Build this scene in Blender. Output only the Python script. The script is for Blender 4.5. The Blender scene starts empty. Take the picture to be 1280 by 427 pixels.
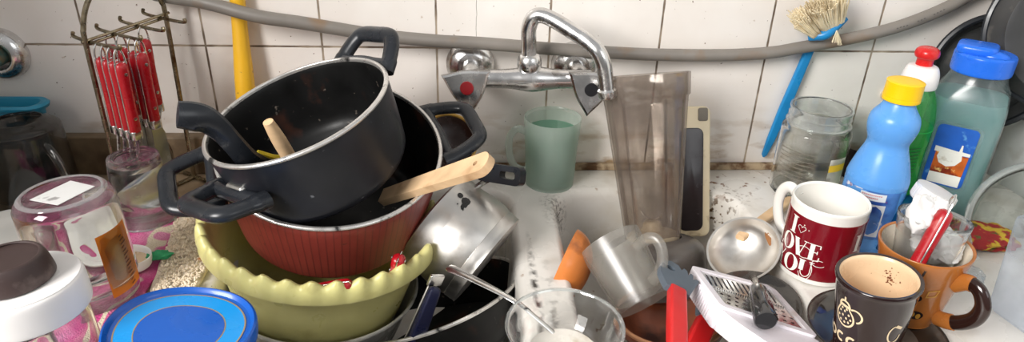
import bpy, bmesh, math, random
from mathutils import Vector, Matrix, Quaternion
random.seed(7)
PI = math.pi
COL = bpy.context.scene.collection
V3 = Vector

# ------------------------------------------------------------------ camera
CX, CY, CZ = -0.1067, -0.888, 0.4483
FPX, TH, YA, RO = 853.333, 0.4711, 0.0695, 0.0292
FW = V3((math.sin(YA)*math.cos(TH), math.cos(YA)*math.cos(TH), -math.sin(TH)))
_r = V3((math.cos(YA), -math.sin(YA), 0)); _u = _r.cross(FW)
RT = _r*math.cos(RO) + _u*math.sin(RO); UP = -_r*math.sin(RO) + _u*math.cos(RO)
CAM = V3((CX, CY, CZ))
cd = bpy.data.cameras.new('camera'); cam = bpy.data.objects.new('camera', cd); COL.objects.link(cam)
cd.sensor_width = 36.0; cd.lens = FPX*36/1280; cd.clip_start = 0.01
M = Matrix((RT, UP, -FW)).transposed().to_4x4(); M.translation = CAM
cam.matrix_world = M
bpy.context.scene.camera = cam

def _ray(px, py): return RT*((px-640)/FPX) - UP*((py-213.5)/FPX) + FW
def at(px, py, z):
    d = _ray(px, py); return CAM + d*((z-CZ)/d.z)
def aty(px, py, y):
    d = _ray(px, py); return CAM + d*((y-CY)/d.y)
def atd(px, py, dep): return CAM + _ray(px, py)*dep
def onplane(px, py, c, n):
    d = _ray(px, py); return CAM + d*((c-CAM).dot(n)/d.dot(n))

# ------------------------------------------------------------------ geometry
def lathe(prof, n=48, a0=0.0, a1=2*PI):
    vs, fs, rows = [], [], []
    full = abs(a1-a0-2*PI) < 1e-6
    cnt = n if full else n+1
    for r, z in prof:
        if r < 1e-7:
            rows.append([len(vs)]); vs.append((0, 0, z))
        else:
            row = []
            for i in range(cnt):
                a = a0+(a1-a0)*i/n
                row.append(len(vs)); vs.append((r*math.cos(a), r*math.sin(a), z))
            rows.append(row)
    for A, B in zip(rows, rows[1:]):
        for i in range(n):
            j = (i+1) % n if full else i+1
            if len(A) == 1 and len(B) == 1: continue
            if len(A) == 1: fs.append((A[0], B[j], B[i]))
            elif len(B) == 1: fs.append((A[i], A[j], B[0]))
            else: fs.append((A[i], A[j], B[j], B[i]))
    return vs, fs
def spl(pts, k=6, closed=False):
    pts = [V3(p) for p in pts]; n = len(pts); out = []
    rng = range(n) if closed else range(n-1)
    for i in rng:
        p1, p2 = pts[i], pts[(i+1) % n]
        p0 = pts[(i-1) % n] if (closed or i > 0) else p1*2-p2
        p3 = pts[(i+2) % n] if (closed or i+2 < n) else p2*2-p1
        for j in range(k):
            t = j/k
            out.append(0.5*((2*p1)+(p2-p0)*t+(2*p0-5*p1+4*p2-p3)*t*t+(3*p1-p0-3*p2+p3)*t**3))
    if not closed: out.append(pts[-1])
    return out
def prof(pts, k=5):
    q = spl([(r, z, 0) for r, z in pts], k)
    return [(max(0, p.x), p.y) for p in q]
def tube(pts, rad, n=10, closed=False, sq=(1, 1), up=None, cap=True):
    pts = [V3(p) for p in pts]; N = len(pts)
    rads = rad if isinstance(rad, (list, tuple)) else [rad]*N
    vs, fs = [], []
    tang = []
    for i in range(N):
        a = pts[(i-1) % N] if (closed or i > 0) else pts[i]
        b = pts[(i+1) % N] if (closed or i < N-1) else pts[i]
        tang.append((b-a).normalized())
    ref = V3(up) if up else (V3((0, 0, 1)) if abs(tang[0].z) < .9 else V3((1, 0, 0)))
    x = tang[0].cross(ref).normalized()
    for i in range(N):
        t = tang[i]
        if up: x = t.cross(V3(up)); x = x.normalized() if x.length > 1e-6 else V3((1, 0, 0))
        else: x = (x - t*x.dot(t)).normalized()
        y = t.cross(x)
        for k in range(n):
            a = 2*PI*k/n
            vs.append(tuple(pts[i]+x*(math.cos(a)*rads[i]*sq[0])+y*(math.sin(a)*rads[i]*sq[1])))
    for i in range(N if closed else N-1):
        j = (i+1) % N
        for k in range(n):
            l = (k+1) % n
            fs.append((i*n+k, i*n+l, j*n+l, j*n+k))
    if cap and not closed:
        fs.append(tuple(range(n-1, -1, -1))); fs.append(tuple((N-1)*n+k for k in range(n)))
    return vs, fs
def loft(rings, cap=True):
    vs, fs = [], []; n = len(rings[0])
    for r in rings: vs += [tuple(p) for p in r]
    for i in range(len(rings)-1):
        for k in range(n):
            l = (k+1) % n
            fs.append((i*n+k, i*n+l, (i+1)*n+l, (i+1)*n+k))
    if cap:
        fs.append(tuple(range(n-1, -1, -1))); fs.append(tuple((len(rings)-1)*n+k for k in range(n)))
    return vs, fs
def rrect(hx, hy, r, z=0.0, cx=0, cy=0, k=6):
    r = max(1e-4, min(r, hx-1e-5, hy-1e-5)); out = []
    for sx, sy, a0 in ((1, 1, 0), (-1, 1, PI/2), (-1, -1, PI), (1, -1, 1.5*PI)):
        for i in range(k+1):
            a = a0+PI/2*i/k
            out.append(V3((cx+sx*(hx-r)+r*math.cos(a), cy+sy*(hy-r)+r*math.sin(a), z)))
    return out
def rbox(hx, hy, hz, r=.003, rv=None, c=(0, 0, 0)):
    """rounded box centred at c; rv = rounding of the vertical corners"""
    rv = rv or r; rs = []
    for a in (0, 30, 60, 90):
        t = math.radians(a); d = r*(1-math.sin(t)); rs.append(rrect(hx-d, hy-d, max(rv-d, 1e-4), -hz+r*(1-math.cos(t))))
    for a in (90, 60, 30, 0):
        t = math.radians(a); d = r*(1-math.sin(t)); rs.append(rrect(hx-d, hy-d, max(rv-d, 1e-4), hz-r*(1-math.cos(t))))
    c = V3(c)
    return loft([[p+c for p in q] for q in rs])
def prism(poly, t, holes=(), z0=0.0):
    bm = bmesh.new(); es = []
    for lp in [poly]+list(holes):
        vv = [bm.verts.new((p[0], p[1], z0)) for p in lp]
        es += [bm.edges.new((vv[i], vv[(i+1) % len(vv)])) for i in range(len(vv))]
    bmesh.ops.triangle_fill(bm, edges=es, use_beauty=True, use_dissolve=False)
    fa = list(bm.faces)
    if t:
        ret = bmesh.ops.extrude_face_region(bm, geom=fa)
        for e in ret['geom']:
            if isinstance(e, bmesh.types.BMVert): e.co.z += t
    bmesh.ops.recalc_face_normals(bm, faces=bm.faces)
    bm.verts.index_update()
    r = [tuple(v.co) for v in bm.verts], [tuple(v.index for v in f.verts) for f in bm.faces]
    bm.free(); return r
def join(*gs):
    vs, fs = [], []
    for v, f in gs:
        o = len(vs); vs += list(v); fs += [tuple(i+o for i in q) for q in f]
    return vs, fs
def xf(Mx, g): return [tuple(Mx @ V3(v)) for v in g[0]], g[1]
def mv(g, x=0, y=0, z=0): return [(a+x, b+y, c+z) for a, b, c in g[0]], g[1]
def fr(o, z=(0, 0, 1), x=(1, 0, 0)):
    z = V3(z).normalized(); x = V3(x); x = (x-z*x.dot(z)).normalized(); y = z.cross(x)
    m = Matrix((x, y, z)).transposed().to_4x4(); m.translation = V3(o); return m
def ribbon(pts, w, z=0.0):
    """flat stroke in the (u,v) plane, w = width or list of widths"""
    pts = [V3((p[0], p[1], 0)) for p in pts]; n = len(pts); ws = w if isinstance(w, list) else [w]*n
    vs, fs = [], []
    for i in range(n):
        t = (pts[min(i+1, n-1)]-pts[max(i-1, 0)]); t.normalize(); nn = V3((-t.y, t.x, 0))*ws[i]/2
        vs += [tuple(pts[i]+nn), tuple(pts[i]-nn)]
    for i in range(n-1): fs.append((2*i, 2*i+1, 2*i+3, 2*i+2))
    return [(a, b, z) for a, b, c in vs], fs
def disc(cx, cy, r, n=16, z=0.0, ry=None):
    ry = ry or r
    return [(cx+r*math.cos(2*PI*i/n), cy+ry*math.sin(2*PI*i/n), z) for i in range(n)], [tuple(range(n))]
def subdiv(g, ln):
    """cut long edges so that a flat decal can be wrapped round a mug"""
    bm = bmesh.new(); vv = [bm.verts.new(v) for v in g[0]]
    for f in g[1]:
        try: bm.faces.new([vv[i] for i in f])
        except ValueError: pass
    for _ in range(4):
        es = [e for e in bm.edges if e.calc_length() > ln]
        if not es: break
        bmesh.ops.subdivide_edges(bm, edges=es, cuts=1)
    bmesh.ops.triangulate(bm, faces=bm.faces)
    bm.verts.index_update()
    r = [tuple(v.co) for v in bm.verts], [tuple(v.index for v in f.verts) for f in bm.faces]
    bm.free(); return r
def wrap(g, rad, a0, off=.0003):
    """(u,v) decal -> on the surface of revolution rad(z), centred on angle a0"""
    out = []
    for u, v, w in subdiv(g, .004)[0]: pass
    g2 = subdiv(g, .004)
    for u, v, w in g2[0]:
        r = rad(v)+off+w; a = a0+u/r
        out.append((r*math.cos(a), r*math.sin(a), v))
    return out, g2[1]

def mk(name, g, m, parent=None, M4=None, sharp=35, smooth=True):
    me = bpy.data.meshes.new(name)
    me.from_pydata([tuple(v) for v in g[0]], [], [tuple(f) for f in g[1]])
    bm = bmesh.new(); bm.from_mesh(me); bmesh.ops.recalc_face_normals(bm, faces=bm.faces); bm.to_mesh(me); bm.free()
    me.materials.append(m)
    for p in me.polygons: p.use_smooth = smooth
    if smooth: me.set_sharp_from_angle(angle=math.radians(sharp))
    o = bpy.data.objects.new(name, me); COL.objects.link(o)
    if parent: o.parent = parent
    if M4 is not None: o.matrix_local = M4
    return o
def tag(o, label, cat, group=None, kind=None):
    o['label'] = label; o['category'] = cat
    if group: o['group'] = group
    if kind: o['kind'] = kind
    return o
def thing(name, label, cat, M4, group=None):
    o = bpy.data.objects.new(name, None); COL.objects.link(o)
    o.empty_display_size = .02
    if not isinstance(M4, Matrix): M4 = Matrix.Translation(V3(M4))
    o.matrix_world = M4
    return tag(o, label, cat, group)
def struct(name, g, m, label=None):
    o = mk(name, g, m); o['kind'] = 'structure'
    if label: o['label'] = label
    return o

# ------------------------------------------------------------------ materials
def nt(name):
    m = bpy.data.materials.new(name); m.use_nodes = True
    t = m.node_tree; t.nodes.clear()
    return m, t, t.nodes.new('ShaderNodeOutputMaterial')
def rgba(c): return (c[0], c[1], c[2], 1)
def srgb(r, g, b):
    f = lambda v: (v/255/12.92) if v/255 <= .04045 else ((v/255+.055)/1.055)**2.4
    return (f(r), f(g), f(b))
def N(t, ty, **kw):
    n = t.nodes.new(ty)
    for k, v in kw.items():
        if k in n.inputs: n.inputs[k].default_value = v
        else: setattr(n, k, v)
    return n
def noise_fac(t, scale, lo, hi, detail=4, coord='Object', stretch=None):
    tc = N(t, 'ShaderNodeTexCoord'); src = tc.outputs[coord]
    if stretch:
        mp = N(t, 'ShaderNodeMapping'); mp.inputs['Scale'].default_value = stretch
        t.links.new(src, mp.inputs['Vector']); src = mp.outputs['Vector']
    nz = N(t, 'ShaderNodeTexNoise', Scale=scale, Detail=detail); t.links.new(src, nz.inputs['Vector'])
    mr = N(t, 'ShaderNodeMapRange'); mr.inputs['From Min'].default_value = lo; mr.inputs['From Max'].default_value = hi
    t.links.new(nz.outputs['Fac'], mr.inputs['Value'])
    return mr.outputs['Result']
def mixc(t, fac, a, b):
    mx = N(t, 'ShaderNodeMix', data_type='RGBA')
    for s, v in ((mx.inputs[6], a), (mx.inputs[7], b)):
        if isinstance(v, tuple): s.default_value = rgba(v)
        else: t.links.new(v, s)
    if isinstance(fac, (int, float)): mx.inputs[0].default_value = fac
    else: t.links.new(fac, mx.inputs[0])
    return mx.outputs[2]
def mat(name, col, rough=.5, metal=0.0, var=.12, vs=30, dirt=None, bump=0.0, bs=200, coat=0.0, sss=0.0, trans=0.0, ior=1.45, stretch=None, spec=.5, rvar=.1):
    """dirt = (colour, noise scale, lo, hi)"""
    m, t, out = nt(name)
    b = N(t, 'ShaderNodeBsdfPrincipled'); t.links.new(b.outputs[0], out.inputs[0])
    c = mixc(t, noise_fac(t, vs, .3, .7, stretch=stretch), tuple(v*(1-var) for v in col), tuple(min(1, v*(1+var)) for v in col))
    if dirt:
        for d in (dirt if isinstance(dirt, list) else [dirt]): c = mixc(t, noise_fac(t, d[1], d[2], d[3], 6), c, d[0])
    t.links.new(c, b.inputs['Base Color'])
    rr = N(t, 'ShaderNodeMapRange'); rr.inputs['To Min'].default_value = max(.02, rough-rvar); rr.inputs['To Max'].default_value = min(1, rough+rvar)
    t.links.new(noise_fac(t, vs*1.7, .3, .7), rr.inputs['Value']); t.links.new(rr.outputs[0], b.inputs['Roughness'])
    b.inputs['Metallic'].default_value = metal; b.inputs['IOR'].default_value = ior
    b.inputs['Specular IOR Level'].default_value = spec
    b.inputs['Coat Weight'].default_value = coat; b.inputs['Coat Roughness'].default_value = .05
    b.inputs['Transmission Weight'].default_value = trans
    if sss:
        b.inputs['Subsurface Weight'].default_value = sss; b.inputs['Subsurface Radius'].default_value = (1, 1, 1); b.inputs['Subsurface Scale'].default_value = .006
    if bump:
        bp = N(t, 'ShaderNodeBump', Strength=bump, Distance=.001); t.links.new(noise_fac(t, bs, .2, .8), bp.inputs['Height']); t.links.new(bp.outputs[0], b.inputs['Normal'])
    return m
def glassy(name, tint=(1, 1, 1), haze=.0, hcol=(.8, .8, .8), rough=.03, base=.05, hvar=None, edge=.6):
    """thin-walled glass or clear plastic: clear transmission, Fresnel reflection, a film of dirt"""
    m, t, out = nt(name)
    tr = N(t, 'ShaderNodeBsdfTransparent'); tr.inputs[0].default_value = rgba(tint)
    gl = N(t, 'ShaderNodeBsdfAnisotropic'); gl.inputs['Roughness'].default_value = rough
    lw = N(t, 'ShaderNodeLayerWeight', Blend=.5)
    pw = N(t, 'ShaderNodeMath', operation='POWER'); t.links.new(lw.outputs['Facing'], pw.inputs[0]); pw.inputs[1].default_value = 4
    ma = N(t, 'ShaderNodeMath', operation='MULTIPLY_ADD'); t.links.new(pw.outputs[0], ma.inputs[0]); ma.inputs[1].default_value = edge; ma.inputs[2].default_value = base
    mx = N(t, 'ShaderNodeMixShader'); t.links.new(ma.outputs[0], mx.inputs[0]); t.links.new(tr.outputs[0], mx.inputs[1]); t.links.new(gl.outputs[0], mx.inputs[2])
    res = mx.outputs[0]
    if haze > 0:
        df = N(t, 'ShaderNodeBsdfDiffuse'); df.inputs[0].default_value = rgba(hcol)
        tl = N(t, 'ShaderNodeBsdfTranslucent'); tl.inputs[0].default_value = rgba(hcol)
        m2 = N(t, 'ShaderNodeMixShader'); m2.inputs[0].default_value = .45
        t.links.new(df.outputs[0], m2.inputs[1]); t.links.new(tl.outputs[0], m2.inputs[2])
        m3 = N(t, 'ShaderNodeMixShader')
        if hvar:
            mr = N(t, 'ShaderNodeMath', operation='MULTIPLY'); t.links.new(noise_fac(t, hvar, .35, .65), mr.inputs[0]); mr.inputs[1].default_value = haze*2
            mr.use_clamp = True; t.links.new(mr.outputs[0], m3.inputs[0])
        else: m3.inputs[0].default_value = haze
        t.links.new(res, m3.inputs[1]); t.links.new(m2.outputs[0], m3.inputs[2]); res = m3.outputs[0]
    t.links.new(res, out.inputs[0])
    return m

def glass(name, tint=(1, 1, 1), rough=.0, film=.0, fcol=(.8, .8, .78), fscale=25):
    m, t, out = nt(name)
    b = N(t, 'ShaderNodeBsdfPrincipled'); b.inputs['Base Color'].default_value = rgba(tint); b.inputs['Roughness'].default_value = rough
    b.inputs['Transmission Weight'].default_value = 1; b.inputs['IOR'].default_value = 1.45
    res = b.outputs[0]
    if film:
        df = N(t, 'ShaderNodeBsdfDiffuse'); df.inputs[0].default_value = rgba(fcol)
        mx = N(t, 'ShaderNodeMixShader'); ml = N(t, 'ShaderNodeMath', operation='MULTIPLY'); ml.use_clamp = True
        t.links.new(noise_fac(t, fscale, .45, .72, 6), ml.inputs[0]); ml.inputs[1].default_value = film
        t.links.new(ml.outputs[0], mx.inputs[0]); t.links.new(res, mx.inputs[1]); t.links.new(df.outputs[0], mx.inputs[2]); res = mx.outputs[0]
    t.links.new(res, out.inputs[0]); return m
K = {}
K['chrome'] = mat('worn_chrome', (.68, .67, .66), .24, 1.0, .12, 40, dirt=(srgb(120, 105, 90), 25, .58, .75), rvar=.1)
K['steel'] = mat('brushed_steel', (.6, .58, .55), .40, 1.0, .1, 30, dirt=(srgb(120, 105, 88), 14, .6, .8))
K['steel2'] = mat('plain_steel', (.68, .67, .65), .2, 1.0, .08, 30)
K['wire'] = mat('tarnished_wire', srgb(150, 138, 115), .3, 1.0, .25, 60, dirt=(srgb(90, 65, 40), 50, .5, .7))
K['black_plastic'] = mat('black_bakelite', (.014, .016, .020), .30, 0, .2, 25, dirt=(srgb(70, 68, 66), 80, .66, .8))
K['nonstick'] = mat('black_nonstick', (.006, .006, .006), .42, 0, .3, 20, spec=.25, dirt=[(srgb(70, 40, 28), 22, .56, .75), (srgb(120, 110, 100), 120, .68, .78)])
K['pot_black'] = mat('scratched_black_enamel', (.012, .013, .017), .36, 0, .3, 18, spec=.35, dirt=[(srgb(44, 46, 52), 12, .5, .8), (srgb(120, 122, 126), 110, .69, .80)])
K['pot_rim'] = mat('bare_aluminium_rim', srgb(205, 202, 198), .32, .8, .1, 60, dirt=(srgb(66, 66, 66), 38, .60, .66))
K['wood'] = mat('beech_wood', srgb(216, 182, 142), .5, 0, .15, 60, stretch=(.15, 1, 1), dirt=(srgb(150, 105, 65), 30, .6, .85))
K['red_plastic'] = mat('red_plastic', srgb(164, 16, 28), .3, 0, .12, 30, coat=.3, dirt=(srgb(200, 120, 115), 60, .64, .85))
K['white_plastic'] = mat('white_plastic', srgb(235, 232, 230), .35, 0, .03, 20, sss=.2)
K['white_ceramic'] = mat('white_ceramic', srgb(236, 233, 226), .14, 0, .03, 20, coat=.4)
K['clear'] = glass('clear_glass', (.99, .995, .99), 0, .10)
K['clear_dirty'] = glass('stained_glass', (.985, .99, .985), 0, .22, (.74, .72, .68), 22)
K['rim_glass'] = glassy('glass_edge', (.9, .93, .92), .22, (.9, .92, .92), base=.2, edge=.75)
K['smoked'] = glassy('smoked_glass', (.42, .40, .38), .05, (.2, .19, .17), base=.08, edge=.7)

# ------------------------------------------------------------------ setting
def wall_material():
    m, t, out = nt('glazed_tiles')
    b = N(t, 'ShaderNodeBsdfPrincipled'); t.links.new(b.outputs[0], out.inputs[0])
    tc = N(t, 'ShaderNodeTexCoord'); sx = N(t, 'ShaderNodeSeparateXYZ'); t.links.new(tc.outputs['Object'], sx.inputs[0])
    def mth(op, a, bb=None):
        n = N(t, 'ShaderNodeMath', operation=op)
        for i, v in enumerate((a, bb)):
            if v is None: continue
            if isinstance(v, (int, float)): n.inputs[i].default_value = v
            else: t.links.new(v, n.inputs[i])
        return n.outputs[0]
    def line(co, period, off):
        q = mth('ADD', mth('DIVIDE', mth('SUBTRACT', co, off), period), .5)
        return mth('MULTIPLY', mth('ABSOLUTE', mth('SUBTRACT', mth('FRACT', q), .5)), period)
    wob = N(t, 'ShaderNodeTexNoise', Scale=60.0); t.links.new(tc.outputs['Object'], wob.inputs['Vector'])
    wv = mth('MULTIPLY', mth('SUBTRACT', wob.outputs['Fac'], .5), .0012)
    dv = mth('ADD', line(sx.outputs['X'], .15, 0), wv); dh = mth('ADD', line(sx.outputs['Z'], .30, .1792), wv)
    d = mth('MINIMUM', dv, dh)
    g = N(t, 'ShaderNodeMapRange'); g.inputs['From Min'].default_value = .0010; g.inputs['From Max'].default_value = .0017
    g.inputs['To Min'].default_value = 1; g.inputs['To Max'].default_value = 0; t.links.new(d, g.inputs['Value'])
    gro = g.outputs[0]
    base = mixc(t, noise_fac(t, 9, .3, .7), srgb(230, 222, 214), srgb(240, 235, 229))
    # grease and scale: splashes low down, specks everywhere
    low = N(t, 'ShaderNodeMapRange'); low.inputs['From Min'].default_value = .012; low.inputs['From Max'].default_value = .10
    low.inputs['To Min'].default_value = 1; low.inputs['To Max'].default_value = 0; t.links.new(sx.outputs['Z'], low.inputs['Value'])
    st = mth('MULTIPLY', noise_fac(t, 26, .50, .66, 8, stretch=(.7, 1, 2)), low.outputs[0])
    base = mixc(t, st, base, srgb(176, 150, 118))
    base = mixc(t, noise_fac(t, 210, .715, .75, 2), base, srgb(110, 80, 58))
    base = mixc(t, noise_fac(t, 70, .70, .76, 5), base, srgb(176, 150, 122))
    gc = mixc(t, noise_fac(t, 16, .4, .6), srgb(176, 160, 140), srgb(96, 80, 66))
    # a hairline crack in one tile
    ck = mth('MULTIPLY', mth('LESS_THAN', mth('ABSOLUTE', mth('ADD', mth('ADD', sx.outputs['X'], .0975), mth('MULTIPLY', wv, 3))), .0003), mth('GREATER_THAN', sx.outputs['Z'], .193))
    base = mixc(t, ck, base, srgb(120, 108, 98))
    c = mixc(t, gro, base, gc); t.links.new(c, b.inputs['Base Color'])
    rr = mth('ADD', mth('MULTIPLY', gro, .5), .32); t.links.new(rr, b.inputs['Roughness'])
    h = mth('SUBTRACT', mth('MULTIPLY', noise_fac(t, 55, .3, .7, 3), .25), gro)
    bp = N(t, 'ShaderNodeBump', Strength=.35, Distance=.0015); t.links.new(h, bp.inputs['Height']); t.links.new(bp.outputs[0], b.inputs['Normal'])
    return m
wall_m = wall_material()
struct('wall_back', mv(rbox(1.15, .03, .65, .001), -.05, .03, .45), wall_m)
K['plaster'] = mat('white_paint', srgb(226, 228, 226), .6, 0, .03, 8, dirt=(srgb(190, 186, 176), 18, .62, .8))
struct('wall_right', mv(rbox(.03, .35, .65, .001), .715, -.35, .45), K['plaster'])
struct('wall_left_blocker', mv(rbox(.03, .30, .65, .001), -.868, -.30, .45), K['plaster'])  # out of view; added and sized to shade the back left corner
K['marble'] = mat('brown_stone', srgb(125, 105, 80), .45, 0, .25, 35, dirt=(srgb(70, 56, 42), 20, .5, .75), bump=.2)
K['counter'] = mat('beige_stone', srgb(172, 150, 122), .5, 0, .15, 25, dirt=(srgb(95, 75, 55), 12, .52, .75))
struct('trim_1', mv(rbox(.276, .009, .028, .002), -.560, -.009, .028), K['marble'], 'brown stone upstand along the foot of the tiles at left')
K['caulk'] = mat('dirty_caulk', srgb(170, 150, 122), .7, 0, .25, 40, dirt=(srgb(96, 66, 40), 45, .48, .62), bump=.5, bs=90)
struct('trim_2', mv(rbox(.47, .0045, .005, .002), .19, -.0045, .0045), K['caulk'], 'grimy sealant line between tiles and sink')

def sink_mesh():
    bm = bmesh.new()
    outer = rrect(.535, .290, .012, 0, .13, -.290)
    basins = [(-.215, -.2375, .17, .1825, .05), (.1295, -.24, .1325, .18, .055)]   # cx, cy, hx, hy, r
    es = []
    def loop(pts):
        vv = [bm.verts.new(p) for p in pts]; n = len(vv)
        es.extend(bm.edges.new((vv[i], vv[(i+1) % n])) for i in range(n)); return vv
    ov = loop(outer); bl = []
    for cx, cy, hx, hy, r in basins: bl.append(loop(rrect(hx, hy, r, 0, cx, cy, 10)))
    bmesh.ops.triangle_fill(bm, edges=es, use_beauty=True)
    for (cx, cy, hx, hy, r), prev in zip(basins, bl):
        for d, z in ((.002, -.0004), (.005, -.0022), (.008, -.006), (.0098, -.012), (.011, -.03), (.016, -.09), (.020, -.115), (.028, -.129), (.045, -.136)):
            cur = [bm.verts.new(p) for p in rrect(hx-d, hy-d, max(r-d*.6, .01), z, cx, cy, 10)]; n = len(cur)
            for i in range(n): bm.faces.new((prev[i], prev[(i+1) % n], cur[(i+1) % n], cur[i]))
            prev = cur
        bm.faces.new(prev)
    prev = ov
    for d, z in ((-.002, -.001), (-.003, -.004), (-.003, -.19)):
        cur = [bm.verts.new(p) for p in rrect(.535-d, .290-d, .013, z, .13, -.290)]; n = len(cur)
        for i in range(n): bm.faces.new((prev[i], prev[(i+1) % n], cur[(i+1) % n], cur[i]))
        prev = cur
    bmesh.ops.recalc_face_normals(bm, faces=bm.faces)
    bm.verts.index_update()
    g = [tuple(v.co) for v in bm.verts], [tuple(v.index for v in f.verts) for f in bm.faces]
    bm.free(); return g
K['sink'] = mat('stained_enamel', srgb(226, 222, 215), .28, 0, .05, 8,
                dirt=[(srgb(190, 180, 164), 14, .54, .80), (srgb(150, 118, 88), 55, .68, .76), (srgb(90, 70, 54), 150, .74, .77)], coat=.2)
def grime(m, spots):
    t = m.node_tree; b = [n for n in t.nodes if n.type == 'BSDF_PRINCIPLED'][0]
    src = b.inputs['Base Color'].links[0].from_socket
    tc = N(t, 'ShaderNodeTexCoord')
    for c, sc_, rad, ns, lo, hi, col in spots:
        sub = N(t, 'ShaderNodeVectorMath', operation='SUBTRACT'); t.links.new(tc.outputs['Object'], sub.inputs[0]); sub.inputs[1].default_value = c
        dv = N(t, 'ShaderNodeVectorMath', operation='DIVIDE'); t.links.new(sub.outputs[0], dv.inputs[0]); dv.inputs[1].default_value = sc_
        ln = N(t, 'ShaderNodeVectorMath', operation='LENGTH'); t.links.new(dv.outputs[0], ln.inputs[0])
        mr = N(t, 'ShaderNodeMapRange'); mr.inputs['From Min'].default_value = 1; mr.inputs['From Max'].default_value = .2; t.links.new(ln.outputs['Value'], mr.inputs['Value'])
        ad = N(t, 'ShaderNodeMath', operation='MULTIPLY'); t.links.new(mr.outputs[0], ad.inputs[0])
        nf = noise_fac(t, ns, lo, hi, 6); t.links.new(nf, ad.inputs[1])
        src = mixc(t, ad.outputs[0], src, col)
    t.links.new(src, b.inputs['Base Color'])
_mold = srgb(46, 34, 26)
_q = aty(703, 288, -.165); _q2 = at(884, 262, -.03)
grime(K['sink'], [((.004, -.135, -.045), (.03, .055, .06), 1, 150, .47, .55, _mold), ((.006, -.10, -.03), (.03, .03, .05), 1, 190, .5, .58, _mold),
                  ((-.036, -.30, .0), (.006, .14, .02), 1, 90, .42, .60, srgb(70, 66, 62)), ((-.020, -.33, .0), (.012, .12, .02), 1, 60, .48, .70, srgb(120, 114, 106)),
                  ((.24, -.085, -.03), (.06, .05, .06), 1, 120, .55, .62, srgb(96, 74, 50)), ((.27, -.05, 0), (.16, .05, .02), 1, 90, .60, .66, srgb(120, 80, 50)),
                  ((.12, -.06, -.08), (.16, .04, .09), 1, 18, .35, .7, srgb(196, 184, 160)), ((.36, -.30, .0), (.10, .12, .02), 1, 24, .5, .75, srgb(196, 186, 168))])
tag(mk('sink', mv(sink_mesh(), 0, 0, 0), K['sink'], sharp=50), 'stained white enamel sink with two basins and drainboard below the tap', 'sink')
tag(mk('worktop', mv(rbox(.2125, .30, .02, .004), -.6235, -.30, -.0205), K['counter']), 'beige stone worktop left of the sink under the towel', 'worktop')
K['grime'] = mat('black_grime', srgb(48, 36, 28), .8, 0, .3, 60)

# ------------------------------------------------------------------ pipe and tap
pp = [(196, -6, -.016), (255, 3, -.033), (320, 20, -.040), (380, 29, -.036), (470, 43.5, -.03), (545, 51, -.032), (600, 54, -.034), (690, 61, -.034), (770, 66, -.03), (830, 68.5, -.025), (900, 69, -.02), (960, 66, -.02), (1000, 59.5, -.021), (1060, 48.5, -.022), (1110, 37, -.022), (1150, 23.5, -.02), (1185, 8.5, -.018), (1215, -8, -.015)]
pts = spl([aty(x, y, Y) for x, y, Y in pp], 6)
pts = [V3((-.64, -.0095, .36)), V3((-.56, -.0095, .30))] + pts + [V3((.66, -.012, .31))]
K['pipe'] = mat('grey_rubber', srgb(124, 118, 111), .45, 0, .12, 20, dirt=(srgb(128, 104, 80), 22, .55, .75))
K['print'] = mat('faded_print', srgb(96, 92, 88), .7)
hose = thing('hose', 'long grey rubber hose sagging along the tiled wall behind the tap', 'hose', (0, 0, 0))
mk('hose_tube', tube(pts, .0082, 14), K['pipe'], hose)

faucet = thing('faucet', 'old chrome wall mixer tap with bent swivel spout above the sink', 'faucet', aty(655, 92, 0))
FO = faucet.matrix_world.translation.copy()
def F(px, py, y): return aty(px, py, y)-FO
for px, py in ((588, 79), (718, 80)):
    c = aty(px, py, 0)-FO
    mk('wall_flange', xf(fr(c, (0, -1, 0)), lathe(prof([(.0325, 0), (.0325, .004), (.028, .012), (.019, .018), (.015, .019)], 4)+[(.0, .019)], 40)), K['chrome'], faucet)
    mk('connector', tube(spl([c+V3((0, -.012, 0)), c+V3((.001, -.035, -.003)), c+V3((.004, -.062, -.010))], 5), .0125, 16), K['chrome'], faucet)
bl, br = F(592, 98, -.07), F(738, 99, -.07)
bm_ = spl([bl, bl.lerp(br, .25), bl.lerp(br, .5), bl.lerp(br, .75), br], 5)
rad = [.012+.0045*math.exp(-((i/(len(bm_)-1)-.5)/.14)**2) for i in range(len(bm_))]
mk('body', tube(bm_, rad, 20), K['chrome'], faucet)
mid = bl.lerp(br, .47)
mk('swivel_nut', mv(lathe(prof([(.006, .008), (.013, .012), (.0155, .021), (.0135, .029), (.010, .032), (0, .032)], 4), 24), mid.x, mid.y, mid.z), K['chrome'], faucet)
sp = [F(661, 75, -.07), F(661, 50, -.07), F(661, 36, -.071), F(666, 23, -.073), F(676, 19, -.077), F(692, 25, -.084), F(715, 39, -.097), F(733, 51, -.107), F(747, 64, -.116), F(754, 79, -.12), F(757, 96, -.121), F(759, 113, -.122)]
mk('spout', tube(spl(sp, 6), .0094, 18), K['chrome'], faucet)
e0, e1 = F(758.6, 110, -.122), F(759.5, 121, -.122)
mk('spout_ring', tube([e0, e0.lerp(e1, .2), e0.lerp(e1, .8), e1], [.0095, .0115, .0115, .0105], 20), K['chrome'], faucet)
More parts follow.
